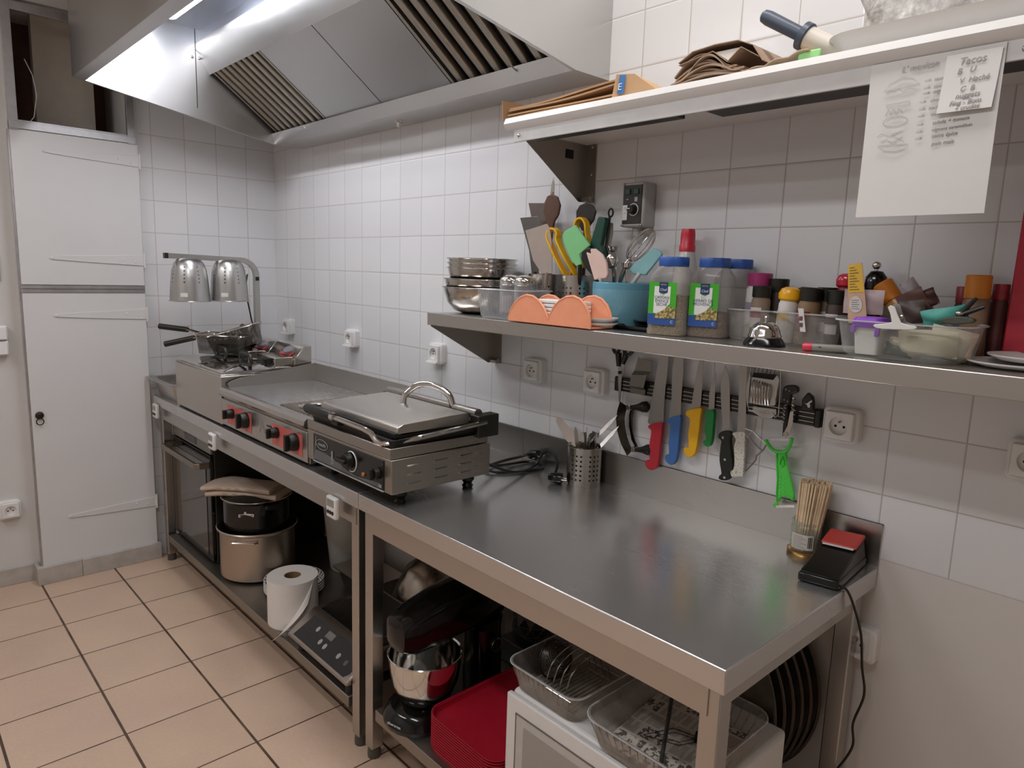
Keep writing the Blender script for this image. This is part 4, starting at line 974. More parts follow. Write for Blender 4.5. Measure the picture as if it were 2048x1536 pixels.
# ================================================================ wall shelf contents (top at 1.341)
ZS = 1.3412
def bowl(name, label, loc, r, h, group='mixing bowls on the shelf', base=None):
    t = thing(name, label, 'bowl', loc, group); b = base or r*.45
    prof = [(0, 0), (b, 0), (b+(r-b)*.45, h*.12), (b+(r-b)*.8, h*.42), (r*.985, h*.85), (r, h-.001), (r+.006, h), (r+.006, h+.002), (r-.001, h+.002), (r*.985-.002, h*.85), (b+(r-b)*.8-.002, h*.42+.001), (b+(r-b)*.45, h*.12+.002), (b, .002), (0, .002)]
    part(t, 'shell', MB().lathe(prof, (0, 0, 0), 48), M_POL, False)
    part(t, 'rolled_rim', MB().tube([((r+.004)*math.cos(2*PI*k/48), (r+.004)*math.sin(2*PI*k/48), h) for k in range(48)], .0022, 6, True), M_CHROME, False)
    return t
bx, by = 1.885, -.143
bowl('mixing_bowl', 'largest steel mixing bowl at the bottom of the stack, shelf end', (bx, by, ZS), .124, .085, base=.06)
bowl('mixing_bowl', 'second largest steel mixing bowl nested in the bottom one', (bx, by, ZS+.026), .121, .086, base=.058)
bowl('mixing_bowl', 'third steel mixing bowl from the bottom of the stack', (bx+.002, by, ZS+.060), .112, .088, base=.055)
bowl('mixing_bowl', 'fourth steel mixing bowl, second from the top of the stack', (bx+.003, by, ZS+.075), .112, .088, base=.055)
bowl('mixing_bowl', 'topmost steel mixing bowl of the stack at the shelf end', (bx+.003, by, ZS+.090), .112, .088, base=.055)
# clear tray with two shakers
M_CLR = clear('clear_plastic', 'f2f2f2', 'e2e2e4', .14, .12)
M_CLR2 = clear('milky_plastic', 'eceae7', 'dcd8d4', .24, .25)
M_RIM = clear('clear_rim', 'e8e8e8', 'e6e6e8', .45, .1)
def tub(t, c, wx, wy, h, m, r=.02, taper=.82, th=.0015, rim=.004, ribs=0, name='shell', rot=0, rim_m=None):
    rim_m = rim_m or M_RIM
    cx, cy, z = c; q = MB()
    o = lambda w0, w1, rr, zz: rrect(0, 0, w0, w1, rr, zz)
    secs = [o(wx*taper, wy*taper, r, 0), o(wx*(taper+.05), wy*(taper+.05), r, h*.08), o(wx, wy, r, h), o(wx+2*rim, wy+2*rim, r, h), o(wx+2*rim, wy+2*rim, r, h-.003)]
    q.loft(secs, True, False)
    Rz = Matrix.Translation((cx, cy, z)) @ Matrix.Rotation(rot, 4, 'Z')
    q.v = [tuple(Rz @ Vector(v)) for v in q.v]
    part(t, name, q, m)
    rm = MB().tube([tuple(Rz @ Vector((p[0], p[1], h-.0015))) for p in o(wx+2*rim, wy+2*rim, r, h)], .0018, 6, True)
    part(t, 'rim', rm, rim_m)
    if ribs:
        rbs = (MB(), MB())
        for k in range(ribs):
            u = -.5+(k+.5)/ribs
            for sg, rb in ((-1, rbs[0]), (1, rbs[1])):
                rb.tube([tuple(Rz @ Vector((u*wx*taper*.85, sg*wy*(taper+.03)/2, h*.12))), tuple(Rz @ Vector((u*wx*.88, sg*(wy*.99)/2, h*.85)))], .0013, 5)
            
        for rb in rbs: part(t, 'rib', rb, m, one=True)
t = thing('clear_tray', 'ribbed clear plastic tray behind the coral napkin holder', 'tray', (2.10, -.215, ZS))
tub(t, (2.11, -.205, ZS), .20, .135, .088, M_CLR, .015, .84, ribs=14)
def shaker(label, c, tilt):
    t = thing('spice_shaker', label, 'shaker', c)
    Rm = Matrix.Rotation(tilt, 4, 'Y')
    def tr_(mb): mb.v = [tuple(Rm @ Vector(v)) for v in mb.v]; return mb
    part(t, 'jar', tr_(MB().lathe([(0, 0), (.03, 0), (.031, .004), (.033, .085), (.031, .085), (.029, .004), (0, .003)], (0, 0, 0), 28)), M_CLR, False)
    part(t, 'powder', tr_(MB().lathe([(0, .004), (.0285, .004), (.0295, .05), (0, .054)], (0, 0, 0), 24)), mat('fine_salt', 'ded9d6', .8), False)
    part(t, 'steel_cap', tr_(MB().lathe([(.033, .084), (.0345, .086), (.0345, .098), (.03, .107), (.018, .114), (0, .116), (0, .09)], (0, 0, 0), 28)), M_CHROME, False)
shaker('steel capped shaker in the clear tray, left of two', (2.085, -.195, ZS+.016), 0.0)
shaker('steel capped shaker in the clear tray, right of two', (2.155, -.20, ZS+.016), 0.0)
# napkin holder
t = thing('napkin_holder', 'coral plastic napkin holder with two round lobes', 'napkin holder', (2.35, -.26, ZS))
M_COR = mat('coral_plastic', 'f2a07a', .38)
lob = [(2.200, 1.3435), (2.198, 1.352), (2.206, 1.375), (2.222, 1.396), (2.245, 1.412), (2.268, 1.419), (2.293, 1.417), (2.318, 1.405), (2.338, 1.386), (2.350, 1.367), (2.3555, 1.356), (2.362, 1.372), (2.375, 1.392), (2.394, 1.410), (2.418, 1.421), (2.444, 1.424), (2.468, 1.417), (2.487, 1.402), (2.498, 1.384), (2.504, 1.358), (2.504, 1.3435)]
for y in (-.300, -.215):
    part(t, 'side_wall', MB().prism(lob, y-.0025, y+.0025, 'y'), M_COR, bev=.0015)
    part(t, 'edge_bead', MB().tube([(p[0], y, p[1]) for p in lob], .0038, 8), M_COR)
part(t, 'floor_plate', MB().box(2.20, 2.504, -.30, -.215, 1.3432, 1.347), M_COR)
t = thing('napkin_stack', 'stack of white paper napkins inside the coral holder', 'napkins', (2.355, -.257, 1.348))
m = MB()
for k in range(6): m.box(2.30-.02, 2.41+.03, -.292, -.224, 1.348+k*.0105, 1.357+k*.0105)
part(t, 'folded_paper', m, mat('white_paper', 'e9e6e2', .8), one=True, bev=.002)
# plates
M_CER = mat('white_ceramic', 'e6e3df', .18)
for k, lab in enumerate(('lower white saucer right of the coral napkin holder', 'upper white saucer with a red sachet, before the blue crock')):
    t = thing('saucer', lab, 'saucer', (2.462, -.225, ZS+k*.012))
    part(t, 'dish', MB().lathe([(0, 0), (.034, 0), (.040, .003), (.058, .013), (.0585, .0155), (.056, .0155), (.038, .006), (0, .005)], (2.462, -.225, ZS+.0005+k*.0125), 40), M_CER)
t = thing('sauce_sachet', 'small red sachet lying on the upper white saucer', 'sachet', (2.485, -.225, 1.362))
part(t, 'wrapper', MB().box(2.474, 2.500, -.235, -.222, 1.3605, 1.364), mat('dark_pink', 'b04a58', .4), bev=.0015)
# black dishes behind
t = thing('black_tray', 'black rectangular tray lying flat left of the spice jars', 'tray', (2.56, -.12, ZS))
m = MB(); m.loft([rrect(2.565, -.115, .13, .17, .02, ZS), rrect(2.565, -.115, .15, .19, .025, ZS+.012), rrect(2.565, -.115, .144, .184, .025, ZS+.012), rrect(2.565, -.115, .125, .165, .02, ZS+.003)])
part(t, 'dish', m, M_BLKG)
t = thing('black_dish', 'round black dish stacked on the black rectangular tray', 'dish', (2.57, -.09, ZS+.013))
part(t, 'dish', MB().lathe([(0, 0), (.05, 0), (.07, .009), (.068, .011), (.05, .003), (0, .003)], (2.57, -.095, ZS+.0135), 36), M_BLKG)
t = thing('teal_mat', 'small teal plastic sheet under the blue crock', 'sheet', (2.5, -.16, ZS))
part(t, 'sheet', MB().box(2.44, 2.53, -.185, -.05, ZS, ZS+.002), mat('teal_sheet', '7fb0b4', .4))
# utensil holders
holder('perforated steel utensil pot holding scrapers and spoon, left of two', (2.117, -.078, ZS+.0), .052, .136, .9)
holder('perforated steel utensil pot holding yellow tongs, right of two', (2.253, -.078, ZS+.0), .052, .136, 1.3)
# blue crock
t = thing('utensil_crock', 'light blue honeycomb crock crowded with utensils', 'crock', (2.435, -.09, ZS+.002))
def honey_mat():
    t_ = NT('honeycomb_glaze'); x, y, z = t_.xyz(t_.coord())
    a = t_.math('MULTIPLY', t_.math('ARCTAN2', y, x), .075)
    s = .0052
    def hexd(u, v):
        uu = t_.math('ABSOLUTE', u); vv = t_.math('ABSOLUTE', v)
        return t_.math('MAXIMUM', vv, t_.math('ADD', t_.math('MULTIPLY', uu, .866), t_.math('MULTIPLY', vv, .5)))
    def wrap(v, p, o): return t_.math('MULTIPLY', t_.math('SUBTRACT', t_.math('FRACT', t_.math('ADD', t_.math('DIVIDE', v, p), o)), .5), p)
    p1, p2 = s*1.732, s
    p1, p2 = s*1.732*1.0, s
    d1 = hexd(wrap(a, p1, 0), wrap(z, p2, 0)); d2 = hexd(wrap(a, p1, .5), wrap(z, p2, .5))
    d = t_.math('MINIMUM', d1, d2)
    inz = t_.math('MULTIPLY', t_.math('GREATER_THAN', z, .004), t_.math('LESS_THAN', z, .100))
    k = t_.math('MULTIPLY', t_.rng(d, .0019, .0024, 0, 1), inz)
    col = t_.mix(k, lin('6aabc2'), lin('a9d6e0'))
    return t_.done(t_.bsdf(col, .25, 0, t_.bump(k, .5, .001)))
r = .083
part(t, 'pot', MB().lathe([(0, 0), (r-.002, 0), (r, .003), (r, .117), (r-.0015, .119), (r-.005, .119), (r-.006, .117), (r-.006, .006), (0, .006)], (2.435, -.09, ZS+.002), 64), honey_mat())
# ---- utensils standing in the pots
def flat_ut(name, label, cat, outline, y, base, hm, bm, th=.002, hr=.006, lean=0, part_name='blade', group=None, bev=.0006):
    """blade given by its outline (x, z in mm) standing about depth y, plus a handle down into the pot"""
    o = mm(outline); cx = sum(p[0] for p in o)/len(o); zl = min(p[1] for p in o); zh = max(p[1] for p in o)
    t = thing(name, label, cat, base, group)
    lo_ = [p for p in o if p[1] < zl+.012]; jx = sum(p[0] for p in lo_)/len(lo_)
    yy = lambda z: y+lean*(z-zl)
    m = MB(); N = len(o)
    m.add([(p[0], yy(p[1])-th/2, p[1]) for p in o]+[(p[0], yy(p[1])+th/2, p[1]) for p in o], [tuple(range(N)), tuple(range(2*N-1, N-1, -1))]+[(i, (i+1) % N, N+(i+1) % N, N+i) for i in range(N)])
    part(t, part_name, m, bm, bev=bev)
    part(t, 'handle', MB().tube([(jx, y, zl+.006), base], hr, 8), hm)
    return t
M_PLEX = mat('smoky_beige_plastic', 'b3a59a', .35)
M_TURN = steel('turner_steel', '7d7b77', .35, stretch=(1, 1, 40))
flat_ut('steel_turner', 'grey steel turner leaning left in the left pot', 'turner', [(2018,1652),(2098,1654),(2110,1627),(2100,1530),(2113,1479),(2080,1478),(2065,1549)], -.10, (2.107, -.085, 1.36), M_BLK, M_TURN)
flat_ut('steel_turner', 'dark square steel turner standing behind the wooden spoon', 'turner', [(2002,1703),(2085,1699),(2092,1655),(2080,1598),(2059,1598),(2024,1639)], -.05, (2.115, -.06, 1.36), M_POL, mat('dark_turner', '857b76', .35, 1))
flat_ut('beige_scraper', 'wide translucent beige spatula at the front of the left pot', 'spatula', [(2081,1609),(2175,1627),(2186,1614),(2193,1565),(2193,1531),(2190,1480),(2146,1479),(2110,1519)], -.122, (2.13, -.09, 1.36), M_PLEX, M_PLEX, lean=-.1)
t = flat_ut('wooden_spoon', 'dark wooden spoon standing in the left pot', 'spoon', [(2146,1719),(2168,1711),(2182,1685),(2176,1657),(2160,1637),(2154,1609),(2139,1609),(2128,1634),(2112,1667),(2114,1695),(2126,1715)], -.088, (2.125, -.078, 1.36), mat('dark_wood', '5a3d2c', .45, var=.25, scale=14), mat('dark_wood', '5a3d2c', .45), th=.008, bev=.003)
flat_ut('steel_spoon', 'narrow steel spoon tip rising behind the wooden spoon', 'spoon', [(2115,1775),(2121,1753),(2120,1725),(2105,1724),(2107,1751)], -.055, (2.12, -.06, 1.36), M_POL, M_POL)
flat_ut('black_spoon', 'black spoon with broad oval head in the right pot', 'spoon', [(2251,1690),(2284,1683),(2298,1665),(2291,1639),(2270,1616),(2247,1609),(2222,1637),(2220,1668),(2233,1685)], -.058, (2.26, -.06, 1.36), M_BLK, mat('black_brown', '2a211a', .4), th=.007, bev=.003)
M_YEL = mat('yellow_plastic', 'f2b90c', .35)
def tongs(label, pts, base, w_=.007):
    t = thing('yellow_tongs', label, 'tongs', base)
    P_ = smooth([(p[0], p[2] if len(p) > 2 else -.125, p[1]) for p in pts], 5)
    m = MB(); secs = []
    for i, p in enumerate(P_):
        a = Vector(P_[max(0, i-1)]); b = Vector(P_[min(len(P_)-1, i+1)]); d = (b-a).normalized(); n = Vector((0, 1, 0)); s_ = d.cross(n).normalized()
        secs.append([tuple(Vector(p)+n*q*.011+s_*u*.0032) for q, u in ((-1, -1), (1, -1), (1, 1), (-1, 1))])
    m.loft(secs); part(t, 'bow', m, M_YEL, bev=.0015)
tongs('yellow plastic tongs in front of the right pot', [(2.250, 1.45, -.095), (2.222, 1.50, -.115), (2.178, 1.575), (2.172, 1.60), (2.184, 1.612), (2.202, 1.61), (2.213, 1.597), (2.212, 1.578), (2.245, 1.53), (2.270, 1.48, -.105), (2.272, 1.45, -.09)], (2.25, -.125, 1.45))
tongs('second pair of yellow tongs behind the green spatula', [(2.235, 1.47, -.085), (2.255, 1.56, -.085), (2.246, 1.615, -.085), (2.252, 1.638, -.085), (2.27, 1.643, -.085), (2.286, 1.628, -.085), (2.291, 1.6, -.085), (2.296, 1.575, -.085), (2.285, 1.50, -.085)], (2.25, -.085, 1.45))
M_SILG = mat('mint_silicone', '86cf8c', .5)
flat_ut('green_spatula', 'mint green silicone spatula leaning across the right pot', 'spatula', [(2228,1588),(2232,1600),(2241,1607),(2279,1622),(2296,1604),(2339,1564),(2300,1538),(2311,1511),(2291,1502),(2270,1517),(2239,1561)], -.122, (2.275, -.09, 1.38), M_BLK, M_SILG, th=.008, bev=.003)
flat_ut('black_spatula', 'small black spatula head beside the pink spatula', 'spatula', [(2309,1544),(2326,1555),(2348,1556),(2357,1547),(2346,1518),(2362,1490),(2349,1482),(2325,1501),(2310,1524)], -.125, (2.39, -.1, 1.40), M_BLK, M_BLK, th=.006, bev=.002)
flat_ut('pink_spatula', 'pale pink silicone spatula at the front of the blue crock', 'spatula', [(2362,1543),(2380,1538),(2377,1552),(2396,1552),(2422,1537),(2438,1515),(2445,1484),(2439,1472),(2414,1470),(2397,1466)], -.165, (2.41, -.12, 1.40), M_WHT, mat('pale_pink_silicone', 'e8c9bd', .5), th=.008, bev=.003)
t = thing('green_tongs', 'dark green silicone tongs with steel arms in the blue crock', 'tongs', (2.38, -.1, 1.42))
part(t, 'grip', MB().prism(mm([(2351,1644),(2375,1641),(2378,1630),(2366,1565),(2380,1535),(2378,1500),(2349,1540),(2322,1559)]), -.112, -.094, 'y'), mat('bottle_green', '16473a', .4), bev=.003)
part(t, 'steel_arm', MB().prism(mm([(2372,1631),(2387,1626),(2389,1598),(2380,1546),(2395,1504),(2375,1500),(2364,1559)]), -.092, -.087, 'y'), M_STD)
part(t, 'hanging_ring', MB().tube([(2.379+.008*math.cos(2*PI*k/16), -.09, 1.655+.011*math.sin(2*PI*k/16)) for k in range(16)], .0028, 6, True).tube([(2.376, -.09, 1.645), (2.374, -.09, 1.626)], .004, 8), M_BLK, one=True)
t = thing('balloon_whisk', 'steel balloon whisk leaning right out of the blue crock', 'whisk', (2.42, -.09, 1.42))
ax0, ax1 = Vector((2.448, -.085, 1.525)), Vector((2.525, -.085, 1.605)); d = ax1-ax0
wm = []
for k in range(6):
    a = PI*k/6; s1 = d.cross(Vector((0, 1, 0))).normalized(); s2 = d.cross(s1).normalized(); s_ = s1*math.cos(a)+s2*math.sin(a)
    loop_ = [ax0+d*(.5-.5*math.cos(b))*1.0*(1)+s_*.026*math.sin(b)*(1 if True else 1) for b in [0, .5, 1.0, 1.6, 2.2, 2.7, PI]]
    loop2 = [ax0+d*(.5-.5*math.cos(b))-s_*.026*math.sin(b) for b in [PI, 2.7, 2.2, 1.6, 1.0, .5, 0]]
    part(t, 'wire', MB().tube(smooth([tuple(p) for p in loop_+loop2[1:]], 4), .0011, 5), M_POL)
part(t, 'handle', MB().tube([ax0+d*.05, ax0, Vector((2.405, -.088, 1.43))], [.004, .007, .008], 10), M_POL)
flat_ut('teal_spatula', 'teal silicone spatula sticking out right of the crock', 'spatula', [(2468,1500),(2544,1557),(2567,1549),(2575,1540),(2526,1484),(2483,1486)], -.105, (2.43, -.1, 1.40), M_WHT, mat('teal_silicone', '8cc0c2', .5), th=.008, bev=.003)
t = thing('ice_cream_scoop', 'round steel scoop shining at the front of the blue crock', 'scoop', (2.434, -.135, 1.42))
part(t, 'ball', MB().ball((2.432, -.138, 1.521), .0185, (1, .8, 1.2)), M_CHROME)
part(t, 'handle', MB().tube([(2.434, -.132, 1.505), (2.43, -.11, 1.41)], .006, 8), M_POL)
for k, (x, z, lab) in enumerate(((2.404, 1.545, 'steel ladle rising behind the scoop in the blue crock'), (2.455, 1.50, 'steel ladle handle right of the scoop in the blue crock'))):
    t = thing('steel_ladle', lab, 'ladle', (x, -.1, 1.42))
    part(t, 'stem', MB().tube([(x, -.1, z), (x+.008, -.095, 1.40)], .004, 8), M_POL)
    part(t, 'bowl', MB().lathe([(.001, -.012), (.014, -.006), (.018, .006), (.0165, .006), (.012, -.004), (.001, -.010)], (x, -.1, z+.01), 20), M_CHROME)
# ---- big spice jars
M_HERB = NT('dried_herbs'); nz = M_HERB.noise(320, detail=3, rough=.7); cc = M_HERB.mix(M_HERB.rng(nz, .35, .65, 0, 1), lin('5f5140'), lin('a99b80')); M_HERB = M_HERB.done(M_HERB.bsdf(cc, .9))
M_HERB2 = NT('dried_herbs_brown'); nz = M_HERB2.noise(320, detail=3, rough=.7); cc = M_HERB2.mix(M_HERB2.rng(nz, .35, .65, 0, 1), lin('4f4238'), lin('94806c')); M_HERB2 = M_HERB2.done(M_HERB2.bsdf(cc, .9))
M_JAR = clear('pet_jar', 'f4f3f1', 'cfcac6', .08, .06)
M_CAP = mat('blue_cap', '2f58a4', .38)
M_LGRN, M_LWHT, M_LBLU, M_LDK = mat('label_green', '43ae2b', .4), mat('label_white', 'e9e8e4', .4), mat('label_blue', '2d5396', .4), mat('label_navy', '1d3a68', .4)
M_LHERB = NT('printed_herbs'); nz = M_LHERB.noise(170, detail=3); cc = M_LHERB.mix(M_LHERB.rng(nz, .4, .6, 0, 1), lin('5d5a2a'), lin('c3ab72')); M_LHERB = M_LHERB.done(M_LHERB.bsdf(cc, .5))
def spice_jar(label, loc, rot, fill, hm, words=None, empty=False):
    t = thing('spice_jar', label, 'jar', loc, None, rot)
    w_, h = .094, .150
    def cs(w, z, r=.018): return rrect(0, 0, w, w, r, z, 4)
    m = MB(); m.loft([cs(w_-.004, .0), cs(w_, .004), cs(w_, .014), cs(w_-.003, .018), cs(w_-.003, h-.018), cs(w_-.006, h-.006), cs(.068, h+.018, .03), cs(.064, h+.022, .03)], True, False)
    part(t, 'jar', m, M_JAR, False)
    if fill:
        m = MB(); m.loft([cs(w_-.006, .002), cs(w_-.006, .013), cs(w_-.009, .018), cs(w_-.009, fill)])
        part(t, 'herbs', m, hm, False)
    m = MB(); m.loft([[(rr*(1+.025*math.cos(8*a))*math.cos(a), rr*(1+.025*math.cos(8*a))*math.sin(a), z) for a in [2*PI*k/64 for k in range(64)]] for rr, z in ((.036, h+.016), (.037, h+.019), (.037, h+.036), (.0355, h+.039))])
    part(t, 'cap', m, M_CAP, False)
    if words:
        y0 = -w_/2-.0004
        lab = MB().box(-.040, .030, y0-.0003, y0, .026, .128)
        lb = part(t, 'label', lab, M_LGRN, False)
        part(t, 'label_base', MB().box(-.040, .030, y0-.0006, y0-.0003, .026, .052), M_LBLU, False, sub=lb)
        part(t, 'label_panel', MB().prism([(-.026, .054), (-.026, .118), (.015, .118), (.015, .078), (-.008, .052)], y0-.0009, y0-.0006, 'y'), M_LWHT, False, sub=lb)
        part(t, 'crest', MB().prism([(-.014, .104), (-.014, .128), (.008, .128), (.008, .104), (-.003, .099)], y0-.0012, y0-.0009, 'y'), M_LDK, False, sub=lb)
        part(t, 'herb_picture', MB().prism([(-.024, .042), (-.02, .052), (-.004, .060), (.012, .071), (.024, .070), (.030, .062), (.030, .043), (.0, .041)], y0-.0013, y0-.0009, 'y'), M_LHERB, False, sub=lb)
        def tx(s, size, x, z, m_):
            cu = bpy.data.curves.new('lettering', 'FONT'); cu.body = s; cu.size = size; cu.align_x = 'CENTER'; cu.align_y = 'CENTER'; cu.space_line = .85
            tmp = bpy.data.objects.new('lettering', cu); C.objects.link(tmp)
            me = bpy.data.meshes.new_from_object(tmp.evaluated_get(bpy.context.evaluated_depsgraph_get())); bpy.data.objects.remove(tmp); bpy.data.curves.remove(cu)
            me.name = 'lettering'; me.transform(Matrix.Translation((x, y0-.0014, z)) @ FRONT.to_4x4()); me.materials.clear(); me.materials.append(m_)
            o = bpy.data.objects.new('lettering', me); C.objects.link(o); o.parent = lb
        tx(words, .0098, -.0055, .083, M_LDK); tx('Chef', .0085, -.003, .110, M_LWHT); tx('METRO', .0045, -.003, .122, mat('label_gold', 'd8c25a', .4)); tx('6 1L\nBIO', .0065, -.0055, .0975, mat('label_pale_green', '9fcf96', .4)); tx('C', .009, .022, .034, M_LWHT)
    return t
spice_jar('blue capped spice jar of oregano, front left of three', (2.677, -.200, ZS), .22, .098, M_HERB, 'ORIGAN\nÉMINCÉ\nSÉCHÉ')
spice_jar('blue capped spice jar of mixed herbs, front right of three', (2.757, -.147, ZS), .22, .06, M_HERB2, 'HERBES DE\nPROVENCE')
spice_jar('nearly empty blue capped spice jar behind the other two', (2.765, -.055, ZS), .1, .035, M_HERB2)
t = thing('sauce_bottle', 'clear bottle with ribbed red cap behind the blue capped jars', 'bottle', (2.615, -.055, ZS))
part(t, 'bottle', MB().lathe([(0, 0), (.03, 0), (.033, .006), (.033, .13), (.03, .16), (.02, .205), (.017, .215), (0, .215)], (2.615, -.055, ZS), 28), mat('milky_bottle', 'cfcac5', .2))
m = MB(); m.lathe([(.021, .208), (.021, .222), (.019, .225), (.019, .25), (.0175, .262), (.0165, .266), (0, .266), (0, .21)], (2.615, -.055, ZS), 28)
part(t, 'red_cap', m, mat('bright_red_cap', 'd02a3e', .35))
# ---- clear boxes with small spice jars
def small_jar(label, c, cap_m, r=.021, h=.078, cap_h=.022, dome=False, body=None, lab=None, tilt=(0, 0), glass=None):
    t = thing('small_spice_jar', label, 'jar', c, None)
    Rm = Matrix.Rotation(tilt[0], 4, 'X') @ Matrix.Rotation(tilt[1], 4, 'Y')
    def tr_(mb): mb.v = [tuple(Rm @ Vector(v)) for v in mb.v]; return mb
    part(t, 'jar', tr_(MB().lathe([(0, 0), (r, 0), (r, h-.012), (r*.86, h-.004), (r*.86, h), (0, h)], (0, 0, 0), 24)), glass or body, False)
    if dome: q = MB().lathe([(r*.95, h-.004), (r*1.12, h), (r*1.15, h+cap_h*.45), (r*.9, h+cap_h*.85), (r*.5, h+cap_h), (0, h+cap_h), (0, h-.004)], (0, 0, 0), 24)
    else: q = MB().lathe([(r*.98, h-.004), (r*.99, h+cap_h-.002), (r*.92, h+cap_h), (0, h+cap_h), (0, h-.004)], (0, 0, 0), 24)
    part(t, 'cap', tr_(q), cap_m, False)
    if lab:
        q = MB(); q.sheet(lambda u, v: ((r+.0006)*math.cos(-2.9+1.9*u), (r+.0006)*math.sin(-2.9+1.9*u), h*.28+h*.45*v), 12, 1)
        lb = part(t, 'label', tr_(q), lab[0], False)
        q = MB(); q.sheet(lambda u, v: ((r+.001)*math.cos(-2.9+1.9*u), (r+.001)*math.sin(-2.9+1.9*u), h*.50+h*.16*v), 12, 1)
        part(t, 'label_band', tr_(q), lab[1], False, sub=lb)
    return t
M_SPB, M_SPR, M_SPD = mat('spice_brown', '6d4a32', .6), mat('spice_red', '7a3328', .5), mat('spice_dark', '3d2f27', .5)
M_LBW, M_LBR = mat('label_paper_white', 'ddd8d2', .5), mat('label_band_red', '9c2f3c', .5)
t = thing('clear_box', 'frosted plastic box of spice jars behind the counter bell', 'box', (2.865, -.1, ZS))
tub(t, (2.852, -.09, ZS), .130, .115, .072, M_CLR2, .025, .86)
t = thing('clear_box', 'frosted plastic box of spice jars behind the red marker', 'box', (3.0, -.13, ZS))
tub(t, (2.990, -.10, ZS), .145, .115, .072, M_CLR2, .025, .86)
GL = mat('spice_glass', '8c7a68', .15)
small_jar('white spice tin with raspberry pink lid in the left clear box', (2.838, -.075, ZS+.003), mat('raspberry', 'a4336f', .35), .029, .128, .026, body=M_LBW, lab=(M_LBW, mat('lilac_print', '9d93a8', .5)))
small_jar('small spice jar with black cap and red label, left box', (2.869, -.12, ZS+.003), M_BLK, .0215, .102, .022, body=GL, lab=(M_LBW, M_LBR))
small_jar('dark spice jar with black cap behind the labelled one, left box', (2.884, -.07, ZS+.003), M_BLK, .0235, .116, .026, body=M_SPD)
small_jar('spice jar with bright yellow domed cap in the right clear box', (2.932, -.12, ZS+.003), mat('yellow_cap', 'f5b31a', .25), .0215, .098, .026, True, body=M_LBW, lab=(M_LBW, mat('label_yellow', 'e8c030', .5)), tilt=(0, .05))
small_jar('spice jar with black cap at the front of the right clear box', (2.980, -.12, ZS+.003), M_BLK, .0235, .100, .025, body=mat('spice_ochre', '8a6f50', .4), lab=(M_SPR, M_SPR), tilt=(0, .04))
small_jar('black capped spice jar with maroon label, right clear box', (3.000, -.075, ZS+.003), M_BLK, .0215, .100, .026, body=GL, lab=(M_LBW, mat('maroon', '6b2530', .5)))
small_jar('black capped spice jar at the rear right of the box', (3.041, -.115, ZS+.003), M_BLK, .0205, .096, .025, body=M_SPD, lab=(M_LBW, M_SPD))
small_jar('dark capped spice jar standing at the back of the right box', (2.955, -.075, ZS+.003), M_BLK, .0205, .105, .018, body=M_SPR)
small_jar('spice jar with glossy red domed cap behind the clear boxes', (3.035, -.06, ZS+.003), mat('glossy_red', 'bd1f34', .15), .0195, .132, .026, True, body=mat('spice_maroon', '7b2a35', .4))
t = thing('price_strip', 'white paper strip with dark print hanging over the right box', 'paper strip', (2.99, -.168, 1.40))
part(t, 'paper', MB().add([(2.981, -.1675, 1.424), (2.993, -.1675, 1.424), (3.003, -.1685, 1.374), (2.991, -.1685, 1.374)], [(0, 1, 2, 3)]), M_LBW, solid=.0004)
part(t, 'print', MB().box(2.988, 2.9955, -.1692, -.1682, 1.384, 1.393).box(2.986, 2.9935, -.1692, -.1682, 1.398, 1.407), mat('brown_print', '6a4a4a', .5))
# counter bell
t = thing('counter_bell', 'chrome counter bell on a black foot at the shelf edge', 'bell', (2.938, -.222, ZS))
part(t, 'foot', MB().lathe([(0, 0), (.044, 0), (.0445, .004), (.038, .014), (.034, .018), (0, .018)], (2.938, -.222, ZS), 40), M_BLKG)
part(t, 'dome', MB().lathe([(.035, .018), (.0355, .021), (.033, .026), (.031, .034), (.026, .043), (.017, .05), (.006, .0525), (0, .053), (0, .05)], (2.938, -.222, ZS), 40), M_CHROME)
part(t, 'button', MB().lathe([(.0025, .052), (.0025, .057), (.0045, .058), (.005, .061), (.003, .0635), (0, .064)], (2.938, -.222, ZS), 16), M_CHROME)
# marker
t = thing('marker_pen', 'grey marker pen with red cap end lying along the shelf', 'marker', (3.06, -.235, ZS))
part(t, 'barrel', MB().tube([(3.05, -.243, ZS+.0085), (3.15, -.195, ZS+.0085)], .0078, 16), mat('marker_grey', '8c8a80', .35))
part(t, 'end_cap', MB().tube([(3.036, -.250, ZS+.0085), (3.041, -.2475, ZS+.0085), (3.052, -.242, ZS+.0085)], [.0065, .0085, .0085], 16), mat('marker_red', 'd0354c', .35))
part(t, 'arrow_mark', MB().tube([(3.058, -.247, ZS+.010), (3.072, -.2405, ZS+.010)], .0005, 5).tube([(3.067, -.2445, ZS+.0115), (3.072, -.2405, ZS+.010), (3.068, -.243, ZS+.0085)], .0005, 5), M_BLK, one=True)
# ---- big clear tub of packets
t = thing('clear_tub', 'large clear tub of packets and clips at the shelf edge', 'tub', (3.21, -.2, ZS))
tub(t, (3.205, -.165, ZS), .235, .165, .070, clear('clear_pet', 'f3f3f1', 'dcdcd8', .12, .08), .045, .86)
tb = t
random.seed(5)
t = thing('white_tub', 'white square pot with purple lid inside the clear tub', 'pot', (3.155, -.215, ZS+.006))
m = MB(); m.loft([rrect(3.152, -.208, .042, .042, .006, ZS+.004), rrect(3.15, -.208, .05, .05, .008, ZS+.060)])
part(t, 'pot', m, mat('white_pot', 'e6e6e1', .4))
m = MB(); m.loft([rrect(3.15, -.208, .056, .056, .012, ZS+.056), rrect(3.15, -.208, .058, .058, .012, ZS+.068), rrect(3.15, -.208, .05, .05, .012, ZS+.075), rrect(3.15, -.208, .02, .02, .009, ZS+.077)])
part(t, 'purple_lid', m, mat('violet', '8a3fc4', .4))
